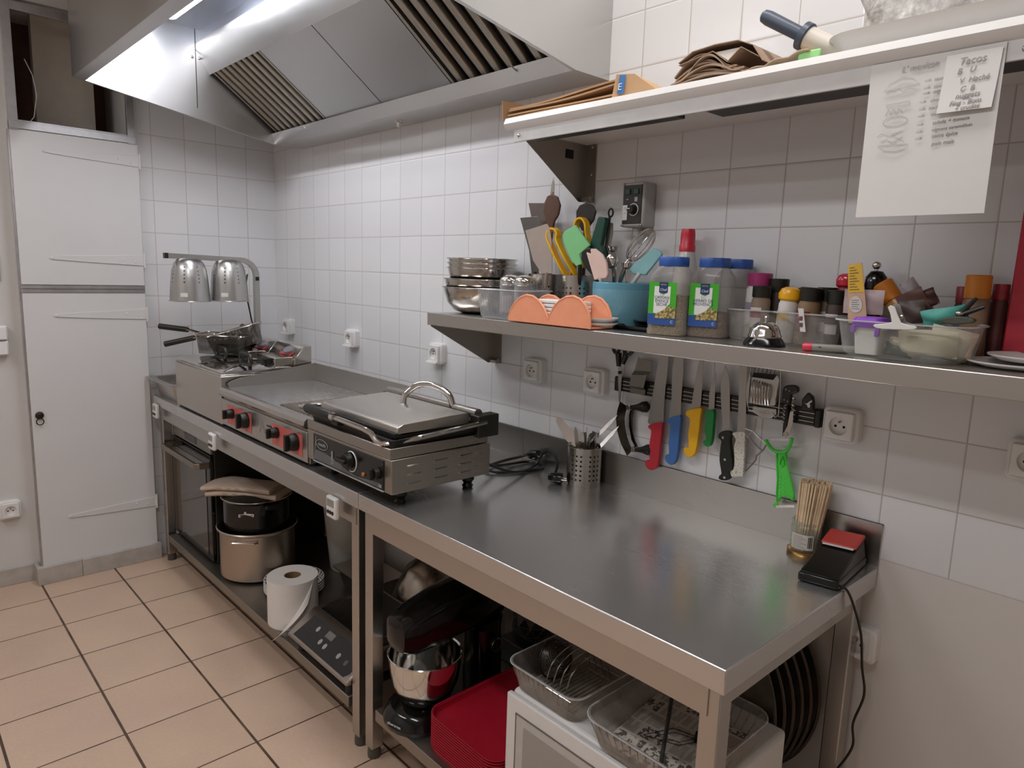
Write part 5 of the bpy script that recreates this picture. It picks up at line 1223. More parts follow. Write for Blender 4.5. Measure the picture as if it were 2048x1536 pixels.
part(t, 'lid_tab', MB().box(3.123, 3.133, -.24, -.235, ZS+.045, ZS+.06).box(3.168, 3.178, -.24, -.235, ZS+.04, ZS+.06), MATS['violet'], bev=.002)
def packet(label, c, w_, h, col, rot=(0, 0, 0), m=None, crumple=.004, d_=.012, name='food_packet', cat='packet'):
    t = thing(name, label, cat, c)
    Rm = Matrix.Rotation(rot[2], 4, 'Z') @ Matrix.Rotation(rot[0], 4, 'X') @ Matrix.Rotation(rot[1], 4, 'Y')
    q = MB(); N1, N2 = 8, 8
    rnd = random.Random(label); ph = [rnd.uniform(0, 6) for _ in range(4)]
    def fn(sg):
        def f(u, v):
            e = max(0, 1-abs(2*u-1)**3)*max(0, 1-abs(2*v-1)**4)
            dd = d_*.5*e*sg+crumple*math.sin(5*u+ph[0]+3*v)*math.sin(6*v+ph[1])
            return tuple(Rm @ Vector(((u-.5)*w_, dd, (v-.5)*h)))
        return f
    q.sheet(fn(1), N1, N2); q.sheet(fn(-1), N1, N2)
    part(t, 'wrapper', q, m or mat('pk_'+col, col, .45), False, one=True, solid=.0006)
    return t
packet('pale green and cream packet lying at the front of the tub', (3.255, -.215, ZS+.035), .10, .05, 'cfc9ae', (.2, 0, 0), d_=.05)
packet('cream packet rounded against the right end of the tub', (3.285, -.185, ZS+.034), .08, .06, 'd9cfb8', (.1, .2, .6), d_=.06)
packet('cream packet tucked low in the tub beside the purple lid pot', (3.215, -.205, ZS+.022), .06, .03, 'cdc3ab', (0, .2, .1), d_=.03)
packet('dark green packet at the bottom of the tub', (3.205, -.21, ZS+.017), .05, .025, '3f4a33', (0, .1, 0), d_=.02)
packet('turquoise folded packet on top of the tub', (3.262, -.16, ZS+.085), .075, .035, '5fb7ab', (.5, -.3, .2), d_=.02)
packet('mid brown sachet standing at the back of the tub', (3.195, -.125, ZS+.105), .05, .05, '5b3a30', (.1, -.5, .1), d_=.01)
packet('dark maroon sachet leaning behind the turquoise packet', (3.210, -.12, ZS+.112), .05, .035, '47241f', (.1, -.45, .1), d_=.008)
packet('silver and red sachet slanting at the back of the tub', (3.190, -.10, ZS+.118), .03, .075, 'a59a9c', (0, -.6, .1), d_=.008)
packet('clear pink sachet with brown print behind the purple lid', (3.105, -.14, ZS+.103), .075, .05, 'c9b3b2', (0, 0, .2), d_=.006)
packet('dark brown pouch behind the purple lid pot', (3.20, -.14, ZS+.088), .045, .045, '4a3a34', (0, -.15, .1), d_=.01)
t = thing('baking_sachet', 'tall beige and yellow sachet with white speech bubble', 'sachet', (3.10, -.16, 1.43))
def sq(u, w): # point on the leaning sachet, u across and w up
    p = Vector((3.088, -.165, 1.40))*(1-u)*(1-w)+Vector((3.125, -.160, 1.40))*u*(1-w)+Vector((3.074, -.158, 1.519))*(1-u)*w+Vector((3.099, -.152, 1.524))*u*w
    return p
def squad(u0, u1, w0, w1, h): return [tuple(sq(u, w)+Vector((0, -h, 0))) for u, w in ((u0, w0), (u1, w0), (u1, w1), (u0, w1))]
q = MB().add(squad(0, 1, 0, 1, 0), [(0, 1, 2, 3)])
sb = part(t, 'wrapper', q, mat('sachet_beige', 'd6b196', .5), solid=.0015)
part(t, 'yellow_band', MB().add(squad(0, .97, .52, .99, .001), [(0, 1, 2, 3)]), mat('band_yellow', 'ecc040', .5), sub=sb, solid=.0006)
m = MB()
for k in range(9): m.add(squad(.1, .7-.12*(k % 3), .56+k*.046, .575+k*.046, .0016), [(0, 1, 2, 3)])
part(t, 'printed_lines', m, mat('band_ink', '8a6a30', .5), sub=sb, one=True)
m = MB().add([tuple(sq(.45+.36*math.cos(2*PI*k/20), .32+.14*math.sin(2*PI*k/20))+Vector((0, -.0016, 0))) for k in range(20)], [tuple(range(20))])
part(t, 'speech_bubble', m, M_LBW, sub=sb, solid=.0006)
m = MB()
for k in range(5): m.add(squad(.22, .66-.08*(k % 2), .24+k*.036, .25+k*.036, .0024), [(0, 1, 2, 3)])
part(t, 'bubble_text', m, MATS['grey_ink'], sub=sb, one=True)
# clips
t = thing('white_bag_clip', 'wide white plastic bag clip hanging over the tub front', 'clip', (3.215, -.262, 1.40))
part(t, 'front_jaw', MB().prism(sm2([(3.196, 1.440), (3.208, 1.441), (3.222, 1.413), (3.246, 1.409), (3.248, 1.404), (3.235, 1.401), (3.19, 1.399), (3.176, 1.402), (3.177, 1.407), (3.206, 1.413)], 2), -.265, -.261, 'y'), M_WHT, bev=.0012)
part(t, 'back_jaw', MB().prism(sm2([(3.200, 1.444), (3.212, 1.445), (3.224, 1.415), (3.246, 1.411), (3.246, 1.403), (3.18, 1.402), (3.18, 1.408), (3.208, 1.414)], 2), -.250, -.247, 'y'), mat('steel_clip_back', 'a8a6a2', .3, .7))
part(t, 'spring', MB().tube([(3.216+.004*math.cos(k), -.262+k*.0006, 1.422+.004*math.sin(k)) for k in range(22)], .0008, 5), M_POL)
t = thing('black_clip', 'black handled metal bag clip lying on the turquoise packet', 'clip', (3.30, -.16, 1.43))
part(t, 'jaw', MB().prism(sm2([(3.262, 1.421), (3.29, 1.428), (3.315, 1.424), (3.31, 1.416), (3.28, 1.412), (3.262, 1.415)], 2), -.178, -.16, 'y'), mat('clip_olive', '55564a', .4), bev=.003)
part(t, 'lever', MB().tube([(3.29, -.17, 1.430), (3.325, -.165, 1.447)], [.005, .004], 8).tube([(3.293, -.165, 1.436), (3.305, -.162, 1.455), (3.311, -.16, 1.462)], [.005, .0045, .003], 8), M_BLK)
part(t, 'hinge', MB().ball((3.289, -.170, 1.433), .007, (1.2, 1, .8)), M_POL)
# things behind the tub
t = thing('pepper_mill', 'round black pepper mill with chrome knob behind the tub', 'pepper mill', (3.085, -.05, ZS))
part(t, 'body', MB().lathe([(0, 0), (.019, 0), (.018, .03), (.016, .07), (.017, .10), (.0205, .116), (.0225, .135), (.021, .155), (.012, .167), (0, .169)], (3.092, -.05, ZS), 32), M_BLKG)
part(t, 'knob', MB().ball((3.090, -.05, ZS+.180), .0095, (1, 1, .95)).lathe([(.004, .166), (.004, .174), (0, .175)], (3.09, -.05, ZS), 12), M_CHROME)
small_jar('jar with orange lid lying tilted at the back of the tub', (3.156, -.09, ZS+.094), mat('orange_lid', 'd98324', .4), .0205, .022, .038, body=mat('amber_jar', 'b98445', .3), tilt=(0, -.65))
small_jar('jar with orange lid standing upright beside the red board', (3.288, -.07, ZS), MATS['orange_lid'], .0225, .123, .041, body=mat('jar_brown', '8a6f58', .3))
small_jar('jar with red lid standing behind the upright orange lidded jar', (3.258, -.035, ZS), mat('dull_red_cap', '9c2a38', .35), .0155, .113, .028, body=M_SPD)
small_jar('dark red capped jar between the orange lid and the red board', (3.318, -.03, ZS), MATS['dull_red_cap'], .0145, .122, .026, body=mat('jar_maroon', '5e2f2c', .4))
# red board and white dishes
t = thing('red_cutting_board', 'tall red plastic cutting board leaning at the right edge', 'cutting board', (3.45, -.05, ZS))
m = MB(); bo = [(3.338, 1.342), (3.60, 1.342), (3.60, 1.676), (3.345, 1.676), (3.335, 1.670)]
m.add([(p[0], -.06+(p[1]-1.342)*.1, p[1]) for p in bo]+[(p[0], -.048+(p[1]-1.342)*.1, p[1]) for p in bo], [tuple(range(5)), tuple(range(9, 4, -1))]+[(i, (i+1) % 5, 5+(i+1) % 5, 5+i) for i in range(5)])
part(t, 'board', m, mat('board_red', 'b01a30', .45), bev=.003)
for k, lab in enumerate(('lower white paper dish at the right end of the steel shelf', 'upper white paper dish in front of the red board')):
    t = thing('paper_dish', lab, 'dish', (3.405, -.17, ZS+k*.011))
    part(t, 'dish', MB().lathe([(0, 0), (.06, 0), (.085-.006*k, .008), (.0855-.006*k, .0105), (.083-.006*k, .0105), (.058, .003), (0, .003)], (3.39+k*.02, -.15+k*.03, ZS+.0005+k*.0112), 40), mat('paper_white', 'dcd8d4', .6))
# ================================================================ under the left table (shelf at .145)
ZA = .1455
t = thing('oven', 'black built-in oven with mirror glass door under the table end', 'oven', (.37, -.33, ZA))
part(t, 'cabinet', MB().box(.12, .63, -.585, -.06, ZA, .705), M_BLK, bev=.004)
dr = part(t, 'door', MB().box(.125, .625, -.602, -.586, ZA+.01, .645), M_BLKG, bev=.003)
part(t, 'door_glass', MB().box(.185, .575, -.6045, -.601, .175, .60), mat('mirror_glass', '6f6a64', .06, .85, var=.02), sub=dr)
part(t, 'control_panel', MB().box(.125, .625, -.598, -.586, .65, .702), mat('oven_panel_grey', '8f8b84', .35, .6), bev=.002)
part(t, 'display', MB().box(.30, .45, -.600, -.597, .662, .692), mat('oven_display', '3c3a35', .2))
m = MB(); sec = []
pts = [(.135, -.60), (.135, -.645), (.15, -.662), (.60, -.662), (.618, -.645), (.618, -.60)]
ins = [(.150, -.60), (.150, -.640), (.158, -.648), (.592, -.648), (.603, -.640), (.603, -.60)]
m.prism(pts+ins[::-1], .588, .614, 'z')
part(t, 'handle', m, mat('handle_bronze', '8d8378', .3, .9), sub=dr, bev=.003)
# stock pot with slow cooker and cloth
t = thing('stock_pot', 'wide aluminium stock pot with side handles under the table', 'pot', (.80, -.47, ZA))
M_POT = steel('pot_aluminium', 'b8aca0', .33, stretch=(60, 60, 1))
r = .155
part(t, 'pot', MB().lathe([(0, 0), (r-.02, 0), (r, .012), (r, .205), (r+.012, .213), (r+.014, .218), (r+.010, .222), (r-.001, .216), (r-.003, .205), (r-.003, .016), (0, .012)], (.80, -.47, ZA), 56), M_POT)
for a_ in (-.70, 2.44):
    c_, s_ = math.cos(a_), math.sin(a_); tx_ = Vector((-s_, c_, 0)); o_ = Vector((.80+c_*r, -.47+s_*r, ZA))
    h = part(t, 'handle', MB().tube(smooth([tuple(o_+tx_*-.045+Vector((0, 0, .186))), tuple(o_+tx_*-.05+Vector((c_*.03, s_*.03, .196))), tuple(o_+tx_*-.04+Vector((c_*.042, s_*.042, .20))), tuple(o_+tx_*.04+Vector((c_*.042, s_*.042, .20))), tuple(o_+tx_*.05+Vector((c_*.03, s_*.03, .196))), tuple(o_+tx_*.045+Vector((0, 0, .186)))], 5), .005, 8), M_POL)
    q = MB(); q.loft([[tuple(o_+tx_*x_+Vector((c_*d_, s_*d_, z_))) for x_, z_ in ((-.05, .178), (.05, .178), (.05, .192), (-.05, .192))] for d_ in (-.003, .003)])
    part(t, 'handle_plate', q, M_POL, sub=h)
t = thing('slow_cooker', 'glossy black slow cooker pot standing in the stock pot', 'cooker', (.80, -.47, .34))
r = .138
part(t, 'pot', MB().lathe([(0, 0), (r-.02, 0), (r-.005, .012), (r, .06), (r, .15), (r+.006, .155), (r+.008, .16), (r+.002, .165), (r-.004, .162), (r-.005, .02), (0, .014)], (.80, -.47, .335), 52), M_BLKG)
part(t, 'rim_band', MB().tube([(.80+(r+.007)*math.cos(2*PI*k/52), -.47+(r+.007)*math.sin(2*PI*k/52), .497) for k in range(52)], .003, 6, True), M_POL)
part(t, 'lid', MB().lathe([(r+.002, .162), (r*.7, .178), (r*.3, .188), (0, .19), (0, .16)], (.80, -.47, .335), 40), M_BLK)
part(t, 'side_handle', MB().box(.63, .67, -.60, -.53, .468, .485).box(.93, .965, -.50, -.43, .468, .485), M_BLK, bev=.006)
a_ = -.95
q = MB(); q.loft([[(.80+(r+d_)*math.cos(a_+u_), -.47+(r+d_)*math.sin(a_+u_), .435+z_) for u_, z_ in ((.0, 0), (.46, .004), (.46, .016), (.25, .018), (.23, .026), (.19, .026), (.17, .016), (.0, .012))] for d_ in (.0, .0015)])
pl = part(t, 'badge', q, mat('badge_white', 'd9cfcf', .4))
q = MB(); q.loft([[(.80+(r+d_)*math.cos(a_+u_), -.47+(r+d_)*math.sin(a_+u_), .435+z_) for u_, z_ in ((.03, .004), (.43, .008), (.43, .012), (.03, .008))] for d_ in (.0015, .002)])
part(t, 'badge_print', q, mat('badge_red', '8c2a3a', .4), sub=pl)
t = thing('folded_cloth', 'beige ribbed kitchen cloth folded over the black slow cooker', 'cloth', (.74, -.5, .51))
CL = NT('beige_cloth'); x, y, z = CL.xyz(CL.coord()); st_ = CL.math('SINE', CL.math('MULTIPLY', CL.math('ADD', CL.math('MULTIPLY', x, .55), CL.math('MULTIPLY', y, -.83)), 900)); nz = CL.noise(60)
cc = CL.mix(CL.rng(st_, -1, 1, 0, 1), lin('b39c88'), lin('c9b6a4')); CL = CL.done(CL.bsdf(cc, .9, 0, CL.bump(CL.math('ADD', st_, nz), .4, .001)))
def cloth(zb, amp, x0_, x1_, y0_, y1_, th):
    q = MB(); P_ = []
    n = 16
    prof = [(0, 0), (-.012, .004), (-.016, th*.5), (-.012, th-.004), (0, th)]
    dx, dy = Vector((x1_-x0_, y1_-y0_, 0)), Vector((-(y1_-y0_), x1_-x0_, 0)).normalized()
    secs = []
    for i in range(n+1):
        u = i/n; b0 = Vector((x0_, y0_, zb))+dx*u; zz = amp*math.sin(u*5)*.6-.01*max(0, .2-u)*5
        w_ = .13+.01*math.sin(u*7)
        row = [(-w_/2, 0), (-w_/2-.007, th*.25), (-w_/2-.007, th*.75), (-w_/2, th), (-w_*.2, th*1.08), (w_*.2, th*1.12), (w_/2, th), (w_/2+.007, th*.75), (w_/2+.007, th*.25), (w_/2, 0)]
        secs.append([tuple(b0+dy*a+Vector((0, 0, zz+b))) for a, b in row])
    q.loft(secs); return q
part(t, 'lower_fold', cloth(.503, .002, .665, .92, -.60, -.40, .022), CL, sharp=1.2)
part(t, 'upper_fold', cloth(.528, .003, .655, .90, -.615, -.42, .020), CL, sharp=1.2)
# plates
M_PLP = NT('patterned_rim'); x, y, z = M_PLP.xyz(M_PLP.coord())
aa = M_PLP.math('MULTIPLY', M_PLP.math('ARCTAN2', y, x), 11); rr_ = M_PLP.math('SQRT', M_PLP.math('ADD', M_PLP.math('MULTIPLY', x, x), M_PLP.math('MULTIPLY', y, y)))
sw = M_PLP.math('ADD', M_PLP.math('SINE', M_PLP.math('ADD', M_PLP.math('MULTIPLY', aa, 3), M_PLP.math('MULTIPLY', rr_, 500))), M_PLP.math('SINE', M_PLP.math('SUBTRACT', M_PLP.math('MULTIPLY', aa, 2), M_PLP.math('MULTIPLY', rr_, 420))))
k_ = M_PLP.math('MULTIPLY', M_PLP.math('GREATER_THAN', sw, .2), M_PLP.math('MULTIPLY', M_PLP.math('GREATER_THAN', rr_, .095), M_PLP.math('LESS_THAN', rr_, .117)))
M_PLP = M_PLP.done(M_PLP.bsdf(M_PLP.mix(k_, lin('d8d0c6'), lin('2c2a29')), .25))
for k in range(4):
    lab = ['bottom plate of the stack behind the paper roll', 'second plate from the bottom of the stack behind the roll', 'third plate from the bottom of the stack behind the roll', 'top plate with black leaf patterned rim behind the paper roll'][k]
    t = thing('dinner_plate', lab, 'plate', (1.085, -.44, ZA+k*.013), 'plates behind the paper roll')
    part(t, 'dish', MB().lathe([(0, 0), (.065, 0), (.072, .003), (.094, .012), (.120, .017), (.1205, .019), (.118, .0195), (.094, .015), (.07, .006), (0, .005)], (0, 0, 0), 48), M_PLP if k == 3 else M_CER, False)
# paper roll
t = thing('paper_roll', 'big white paper towel roll with its end hanging loose', 'paper roll', (1.305, -.55, ZA))
M_PAP = mat('towel_paper', 'e6e0d9', .85, var=.02, scale=120, bump=.15)
r, hgt = .093, .178
part(t, 'roll', MB().lathe([(.031, .001), (r, 0), (r, hgt), (.031, hgt), (.031, .001)], (1.305, -.55, ZA), 56), M_PAP)
part(t, 'core', MB().lathe([(.0305, .001), (.0305, hgt-.001), (.029, hgt-.001), (.029, .001), (.0305, .001)], (1.305, -.55, ZA), 32), mat('cardboard_core', '8a6d48', .8))
part(t, 'core_floor', MB().lathe([(0, .001), (.029, .001), (.029, .003), (0, .003)], (1.305, -.55, ZA), 24), M_DARKGAP)
def flap(u, v):
    a0, a1 = .5-1.1*v, -.02-.95*v; r0, r1 = r+.0015, .112+.04*v; z0, z1 = hgt-.001-.15*v, .095-.105*v
    e = u*u*(3-2*u)
    a_ = a0+(a1-a0)*u; rr = r0+(r1-r0)*u**1.6; z = z0+(z1-z0)*e
    return (1.305+rr*math.cos(a_), -.55+rr*math.sin(a_), ZA+z)
part(t, 'loose_sheet', MB().sheet(flap, 20, 14), M_PAP, solid=.0008, sharp=1.5)
# induction hob
t = thing('induction_hob', 'steel induction hob with black glass and sloped touch panel', 'hob', (1.69, -.45, ZA))
xa, xb = 1.485, 1.893
part(t, 'body', MB().prism([(-.655, .19), (-.66, .20), (-.56, .268), (-.29, .268), (-.29, .19)], xa, xb, 'x'), steel('hob_steel', 'aea59c', .3, stretch=(1, 60, 60)), bev=.006)
for x in (xa+.04, xb-.04):
    for y in (-.62, -.33): part(t, 'foot', MB().lathe([(0, 0), (.016, 0), (.016, .046), (0, .046)], (x, y, ZA), 14), M_RUB)
part(t, 'glass', MB().box(xa+.03, xb-.02, -.545, -.305, .267, .2705), M_BLKG, bev=.001)
sd_ = Vector((0, .1, .068)); sn_ = Vector((0, -.068, .1)).normalized()
def hp_(x, u, h): q = Vector((0, -.66, .20))+sd_*u+sn_*h; return (x, q.y, q.z)
def hq(xs, us, h0, h1): return MB().loft([[hp_(x, u, h) for x, u in zip(xs, us)] for h in (h0, h1)])
pn = part(t, 'touch_panel', hq((xa+.03, xb-.035, xb-.02, xb-.02, xa+.045), (.10, .10, .25, .88, .88), -.001, .0008), mat('panel_black', '1d1c19', .25))
part(t, 'display', hq((1.652, 1.698, 1.698, 1.652), (.58, .58, .78, .78), .0008, .0014), mat('display_grey', '78756f', .3), sub=pn)
for x, u in ((1.60, .62), (1.655, .40), (1.69, .38), (1.775, .42), (1.825, .40)):
    c_ = [(x+.0085*math.cos(2*PI*k/16), u+.085*math.sin(2*PI*k/16)) for k in range(16)]
    part(t, 'touch_key', hq([q[0] for q in c_], [q[1] for q in c_], .0008, .0014), M_GREYP if x < 1.8 else mat('key_dark', '55534e', .3), sub=pn)
m = MB(); m.tube([(1.795+.06*math.cos(2*PI*k/40), -.425+.06*math.sin(2*PI*k/40), .2707) for k in range(40)], .0007, 5, True)
part(t, 'cooking_ring', m, mat('ring_grey', '4a4843', .4))
for k, s_ in enumerate('88.8'): pass
t = thing('pan_lid', 'flat steel gastro lid with handle on a pan behind the roll', 'pan', (1.24, -.2, ZA))
part(t, 'pan', gpan(1.27, -.20, .26, .16, ZA, .08, .01), M_STD)
part(t, 'lid', MB().loft([rrect(1.27, -.20, .285, .185, .015, ZA+.081), rrect(1.27, -.20, .285, .185, .015, ZA+.086), rrect(1.27, -.20, .22, .12, .02, ZA+.089)]), M_ST)
part(t, 'lid_handle', MB().tube(smooth([(1.23, -.20, ZA+.088), (1.235, -.20, ZA+.108), (1.305, -.20, ZA+.108), (1.31, -.20, ZA+.088)], 4), .005, 8), M_STD)
t = thing('white_bucket', 'tapered pale grey plastic bucket at the back under the table', 'bucket', (1.02, -.14, ZA))
part(t, 'bucket', MB().lathe([(0, 0), (.085, 0), (.088, .005), (.118, .30), (.122, .40), (.124, .41), (.120, .41), (.115, .30), (.085, .008), (0, .008)], (1.01, -.135, ZA), 44), mat('bucket_grey', 'b9b5ac', .5))
t = thing('steel_dome', 'large steel bowl turned upside down behind the induction hob', 'bowl', (1.63, -.15, ZA))
part(t, 'shell', MB().lathe([(.138, 0), (.140, .004), (.138, .03), (.134, .09), (.118, .16), (.087, .215), (.045, .248), (0, .256), (0, .252), (.045, .244), (.085, .212), (.115, .158), (.131, .09), (.135, 0)], (1.63, -.15, ZA), 48), steel('dome_steel', 'a89e92', .25, stretch=(1, 1, 60)))
# timers clipped to the apron
def timer(label, x, z):
    t = thing('kitchen_timer', label, 'timer', (x, -.665, z), 'timers on the table edge')
    part(t, 'case', MB().box(x-.0295, x+.0295, -.680, -.6635, z-.034, z+.034), M_WHT, bev=.006)
    part(t, 'screen', MB().box(x-.020, x+.020, -.6812, -.6798, z+.004, z+.026), mat('lcd_grey', '8e918a', .25))
    for k in (-1, 0, 1): part(t, 'button', MB().lathe([(0, .003), (.0055, .003), (.006, 0)], (0, 0, 0), 14) if False else MB().tube([(x+k*.0135, -.6795, z-.014), (x+k*.0135, -.6825, z-.014)], [.006, .0055], 14), M_BLK)
timer('white kitchen timer on the table edge nearest the cupboard', .135, .772)
timer('white kitchen timer on the table edge below the fryer corner', .865, .770)
timer('white kitchen timer on the table edge where the two tables meet', 1.845, .765)
# ================================================================ under the work table (shelf at .183)
ZB = .1835
t = thing('stand_mixer', 'black stand mixer with steel bowl under the work table', 'mixer', (2.14, -.45, ZB))
part(t, 'base', MB().loft([rrect(2.14, -.47, .20, .38, .095, ZB), rrect(2.14, -.47, .205, .385, .098, ZB+.012), rrect(2.14, -.47, .18, .36, .088, ZB+.04), rrect(2.14, -.47, .16, .34, .078, ZB+.047)]), M_BLKG)
text('silvercrest', .012, (2.165, -.6615, ZB+.027), frame((.97, .25, 0), (-.03, .12, 1)), M_WHT, t)
part(t, 'column', MB().loft([rrect(2.15, -.325, .12, .10, .04, ZB+.04), rrect(2.15, -.325, .105, .10, .04, .40), rrect(2.15, -.34, .12, .14, .05, .43)]), M_BLKG)
m = MB(); secs = []
for y, w_, z0_, z1_ in ((-.655, .05, .45, .50), (-.645, .09, .425, .52), (-.60, .115, .405, .54), (-.50, .125, .41, .565), (-.38, .125, .42, .58), (-.28, .11, .43, .575), (-.255, .07, .45, .55)):
    secs.append([(2.145+w_/2*math.copysign(abs(math.cos(a))**.6, math.cos(a)), y, (z0_+z1_)/2+(z1_-z0_)/2*math.copysign(abs(math.sin(a))**.6, math.sin(a))) for a in [2*PI*k/24 for k in range(24)]])
part(t, 'head', m.loft(secs), M_BLKG)
part(t, 'bowl', MB().lathe([(0, 0), (.06, 0), (.065, .004), (.085, .03), (.1, .07), (.106, .12), (.107, .147), (.110, .149), (.108, .151), (.104, .147), (.1, .075), (.083, .034), (.06, .006), (0, .005)], (2.135, -.535, ZB+.045), 52), M_CHROME)
part(t, 'beater', MB().tube([(2.135, -.55, .41), (2.135, -.55, .36)], .012, 12).ball((2.135, -.55, .32), .03, (1, .5, 1.2)), M_GREYP)
part(t, 'speed_knob', MB().tube([(2.21, -.33, .36), (2.222, -.33, .36)], [.022, .02], 20), M_BLK); part(t, 'knob_ring', MB().tube([(2.2225, -.33+.02*math.cos(k*2*PI/24), .36+.02*math.sin(k*2*PI/24)) for k in range(24)], .0012, 5, True), M_POL)
# speaker with geodesic lines
t = thing('geodesic_speaker', 'black faceted ball with thin pale geometric lines, behind the trays', 'ornament', (2.15, -.10, ZB))
part(t, 'box', MB().box(2.06, 2.24, -.17, -.02, ZB, .265), M_BLK, bev=.004)
bm = bmesh.new(); bmesh.ops.create_icosphere(bm, subdivisions=2, radius=.072)
q = MB(); q.v = [(v.co.x+2.15, v.co.y-.10, v.co.z+.337) for v in bm.verts]; q.f = [tuple(v.index for v in f.verts) for f in bm.faces]
part(t, 'ball', q, M_BLK, flat=True)
q = MB()
for e in bm.edges: 
    p0, p1 = [Vector((v.co.x*1.003+2.15, v.co.y*1.003-.10, v.co.z*1.003+.337)) for v in e.verts]; q.tube([p0, p1], .0007, 4)
bm.free()
part(t, 'line_pattern', q, mat('pale_line', '7d7a74', .5), one=True)
# red trays
M_TR = mat('tray_red', 'a80f28', .5, var=.03)
def traymesh():
    q = MB(); wx, wy = .292, .345
    q.loft([rrect(0, 0, wx-.03, wy-.03, .035, 0), rrect(0, 0, wx-.004, wy-.004, .045, .016), rrect(0, 0, wx, wy, .046, .0175), rrect(0, 0, wx, wy, .046, .020), rrect(0, 0, wx-.006, wy-.006, .044, .020), rrect(0, 0, wx-.034, wy-.034, .034, .003)], n := True, True) if False else q.loft([rrect(0, 0, wx-.014, wy-.014, .04, 0), rrect(0, 0, wx-.012, wy-.012, .042, .0155), rrect(0, 0, wx, wy, .046, .0165), rrect(0, 0, wx, wy, .046, .0195), rrect(0, 0, wx-.006, wy-.006, .044, .0195), rrect(0, 0, wx-.018, wy-.018, .036, .002)])
    return q
ordn = ['lowest', 'second', 'third', 'fourth', 'fifth', 'sixth', 'seventh', 'eighth', 'ninth', 'tenth', 'eleventh', 'twelfth', 'thirteenth']
def traylab(k): return 'topmost red plastic tray of the stack beside the microwave' if k == 12 else 'lowest red plastic tray of the stack beside the microwave' if k == 0 else '%s red plastic tray from the bottom of the stack' % ordn[k]
t0 = None
for k in range(13):
    loc = (2.408, -.455, ZB+k*.0076)
    if t0 is None:
        t0 = thing('red_tray', traylab(0), 'tray', loc, 'red trays stacked by the microwave'); part(t0, 'tray', traymesh(), M_TR, False)
    else: dup(t0, loc, traylab(k))
# microwave
t = thing('microwave', 'white microwave oven with two clear boxes on top', 'microwave', (2.815, -.41, ZB))
part(t, 'body', MB().box(2.56, 3.075, -.585, -.22, ZB+.012, .49), M_WHT, bev=.012)
dr = part(t, 'door', MB().box(2.56, 2.98, -.602, -.587, ZB+.014, .487), M_WHT, bev=.004)
MW = NT('door_mesh'); x, y, z = MW.xyz(MW.coord())
def dd_(v): return MW.math('ABSOLUTE', MW.math('SUBTRACT', MW.math('FRACT', MW.math('DIVIDE', v, .0026)), .5))
kk = MW.math('LESS_THAN', MW.math('ADD', MW.math('MULTIPLY', dd_(x), dd_(x)), MW.math('MULTIPLY', dd_(z), dd_(z))), .07); MW = MW.done(MW.bsdf(MW.mix(kk, lin('a9a49e'), lin('8a857f')), .25))
wf = part(t, 'window_frame', MB().box(2.595, 2.955, -.6035, -.6015, ZB+.04, .448), mat('window_pale', 'c3beb8', .25), sub=dr)
part(t, 'window', MB().box(2.622, 2.93, -.6045, -.603, ZB+.06, .425), MW, sub=dr)
part(t, 'window_edge_strip', MB().box(2.594, 2.597, -.6042, -.6016, ZB+.04, .448).box(2.594, 2.955, -.6042, -.6016, .446, .449), mat('edge_strip_grey', '6c6862', .5), sub=dr, one=True)  # grey strips along the left and top of the window frame
part(t, 'control_panel', MB().box(2.985, 3.075, -.602, -.587, ZB+.014, .487), M_WHT, bev=.004)
for x in (2.60, 3.03):
    for y in (-.55, -.26): part(t, 'foot', MB().lathe([(0, 0), (.014, 0), (.014, .013), (0, .013)], (x, y, ZB), 12), M_RUB)
# clear boxes on the microwave
M_BX = clear('cloudy_box', 'dcd8d2', 'b9b3ab', .26, .2)
t = thing('storage_box', 'cloudy clear box of wire racks on the microwave, left', 'box', (2.655, -.44, .491))
tub(t, (2.66, -.445, .491), .222, .30, .072, M_BX, .035, .86, ribs=12)
t = thing('storage_box', 'cloudy clear box of newspaper on the microwave, right', 'box', (2.935, -.45, .491))
tub(t, (2.938, -.455, .491), .272, .31, .070, M_BX, .045, .86, ribs=12)
t = thing('wire_rack', 'steel wire taco rack standing in the left clear box', 'rack', (2.66, -.44, .495))
for k in range(4):
    x = 2.625+k*.021
    part(t, 'wire_hoop', MB().tube(smooth([(x-.004, -.53, .497), (x, -.53, .53), (x+.004, -.515, .565), (x+.008, -.47, .585), (x+.010, -.42, .57), (x+.012, -.395, .53), (x+.012, -.39, .497)], 5), .0016, 6), M_POL)
part(t, 'base_wire', MB().tube([(2.62, -.53, .4975), (2.70, -.53, .4975)], .0018, 6).tube([(2.63, -.39, .4975), (2.705, -.39, .4975)], .0018, 6), M_POL)
t = thing('cooling_rack', 'small wire grid lying on the bottom of the left box', 'rack', (2.69, -.50, .494))
q = MB()
for k in range(12): q.tube([(2.60+k*.0115, -.552, .4955), (2.60+k*.0115, -.36, .4985)], .0011, 5)
q.tube([(2.595, -.552, .4955), (2.732, -.552, .4955)], .0015, 5); q.tube([(2.595, -.36, .4985), (2.732, -.36, .4985)], .0015, 5)
part(t, 'grid', q, M_STD, one=True)
t = thing('mesh_sieve', 'dark wire mesh sieve tipped against the left box wall', 'sieve', (2.60, -.47, .495))
q = MB(); q.lathe([(.045, 0), (.043, .018), (.034, .034), (.02, .043), (0, .046)], (0, 0, 0), 28)
Rm = Matrix.Translation((2.588, -.475, .535)) @ Matrix.Rotation(PI*.42, 4, 'Y')
q.v = [tuple(Rm @ Vector(v)) for v in q.v]; part(t, 'mesh', q, M_MESH, solid=.0006)
part(t, 'ring', MB().tube([tuple(Rm @ Vector((.046*math.cos(2*PI*k/28), .046*math.sin(2*PI*k/28), 0))) for k in range(28)], .0018, 6, True), M_BLK)
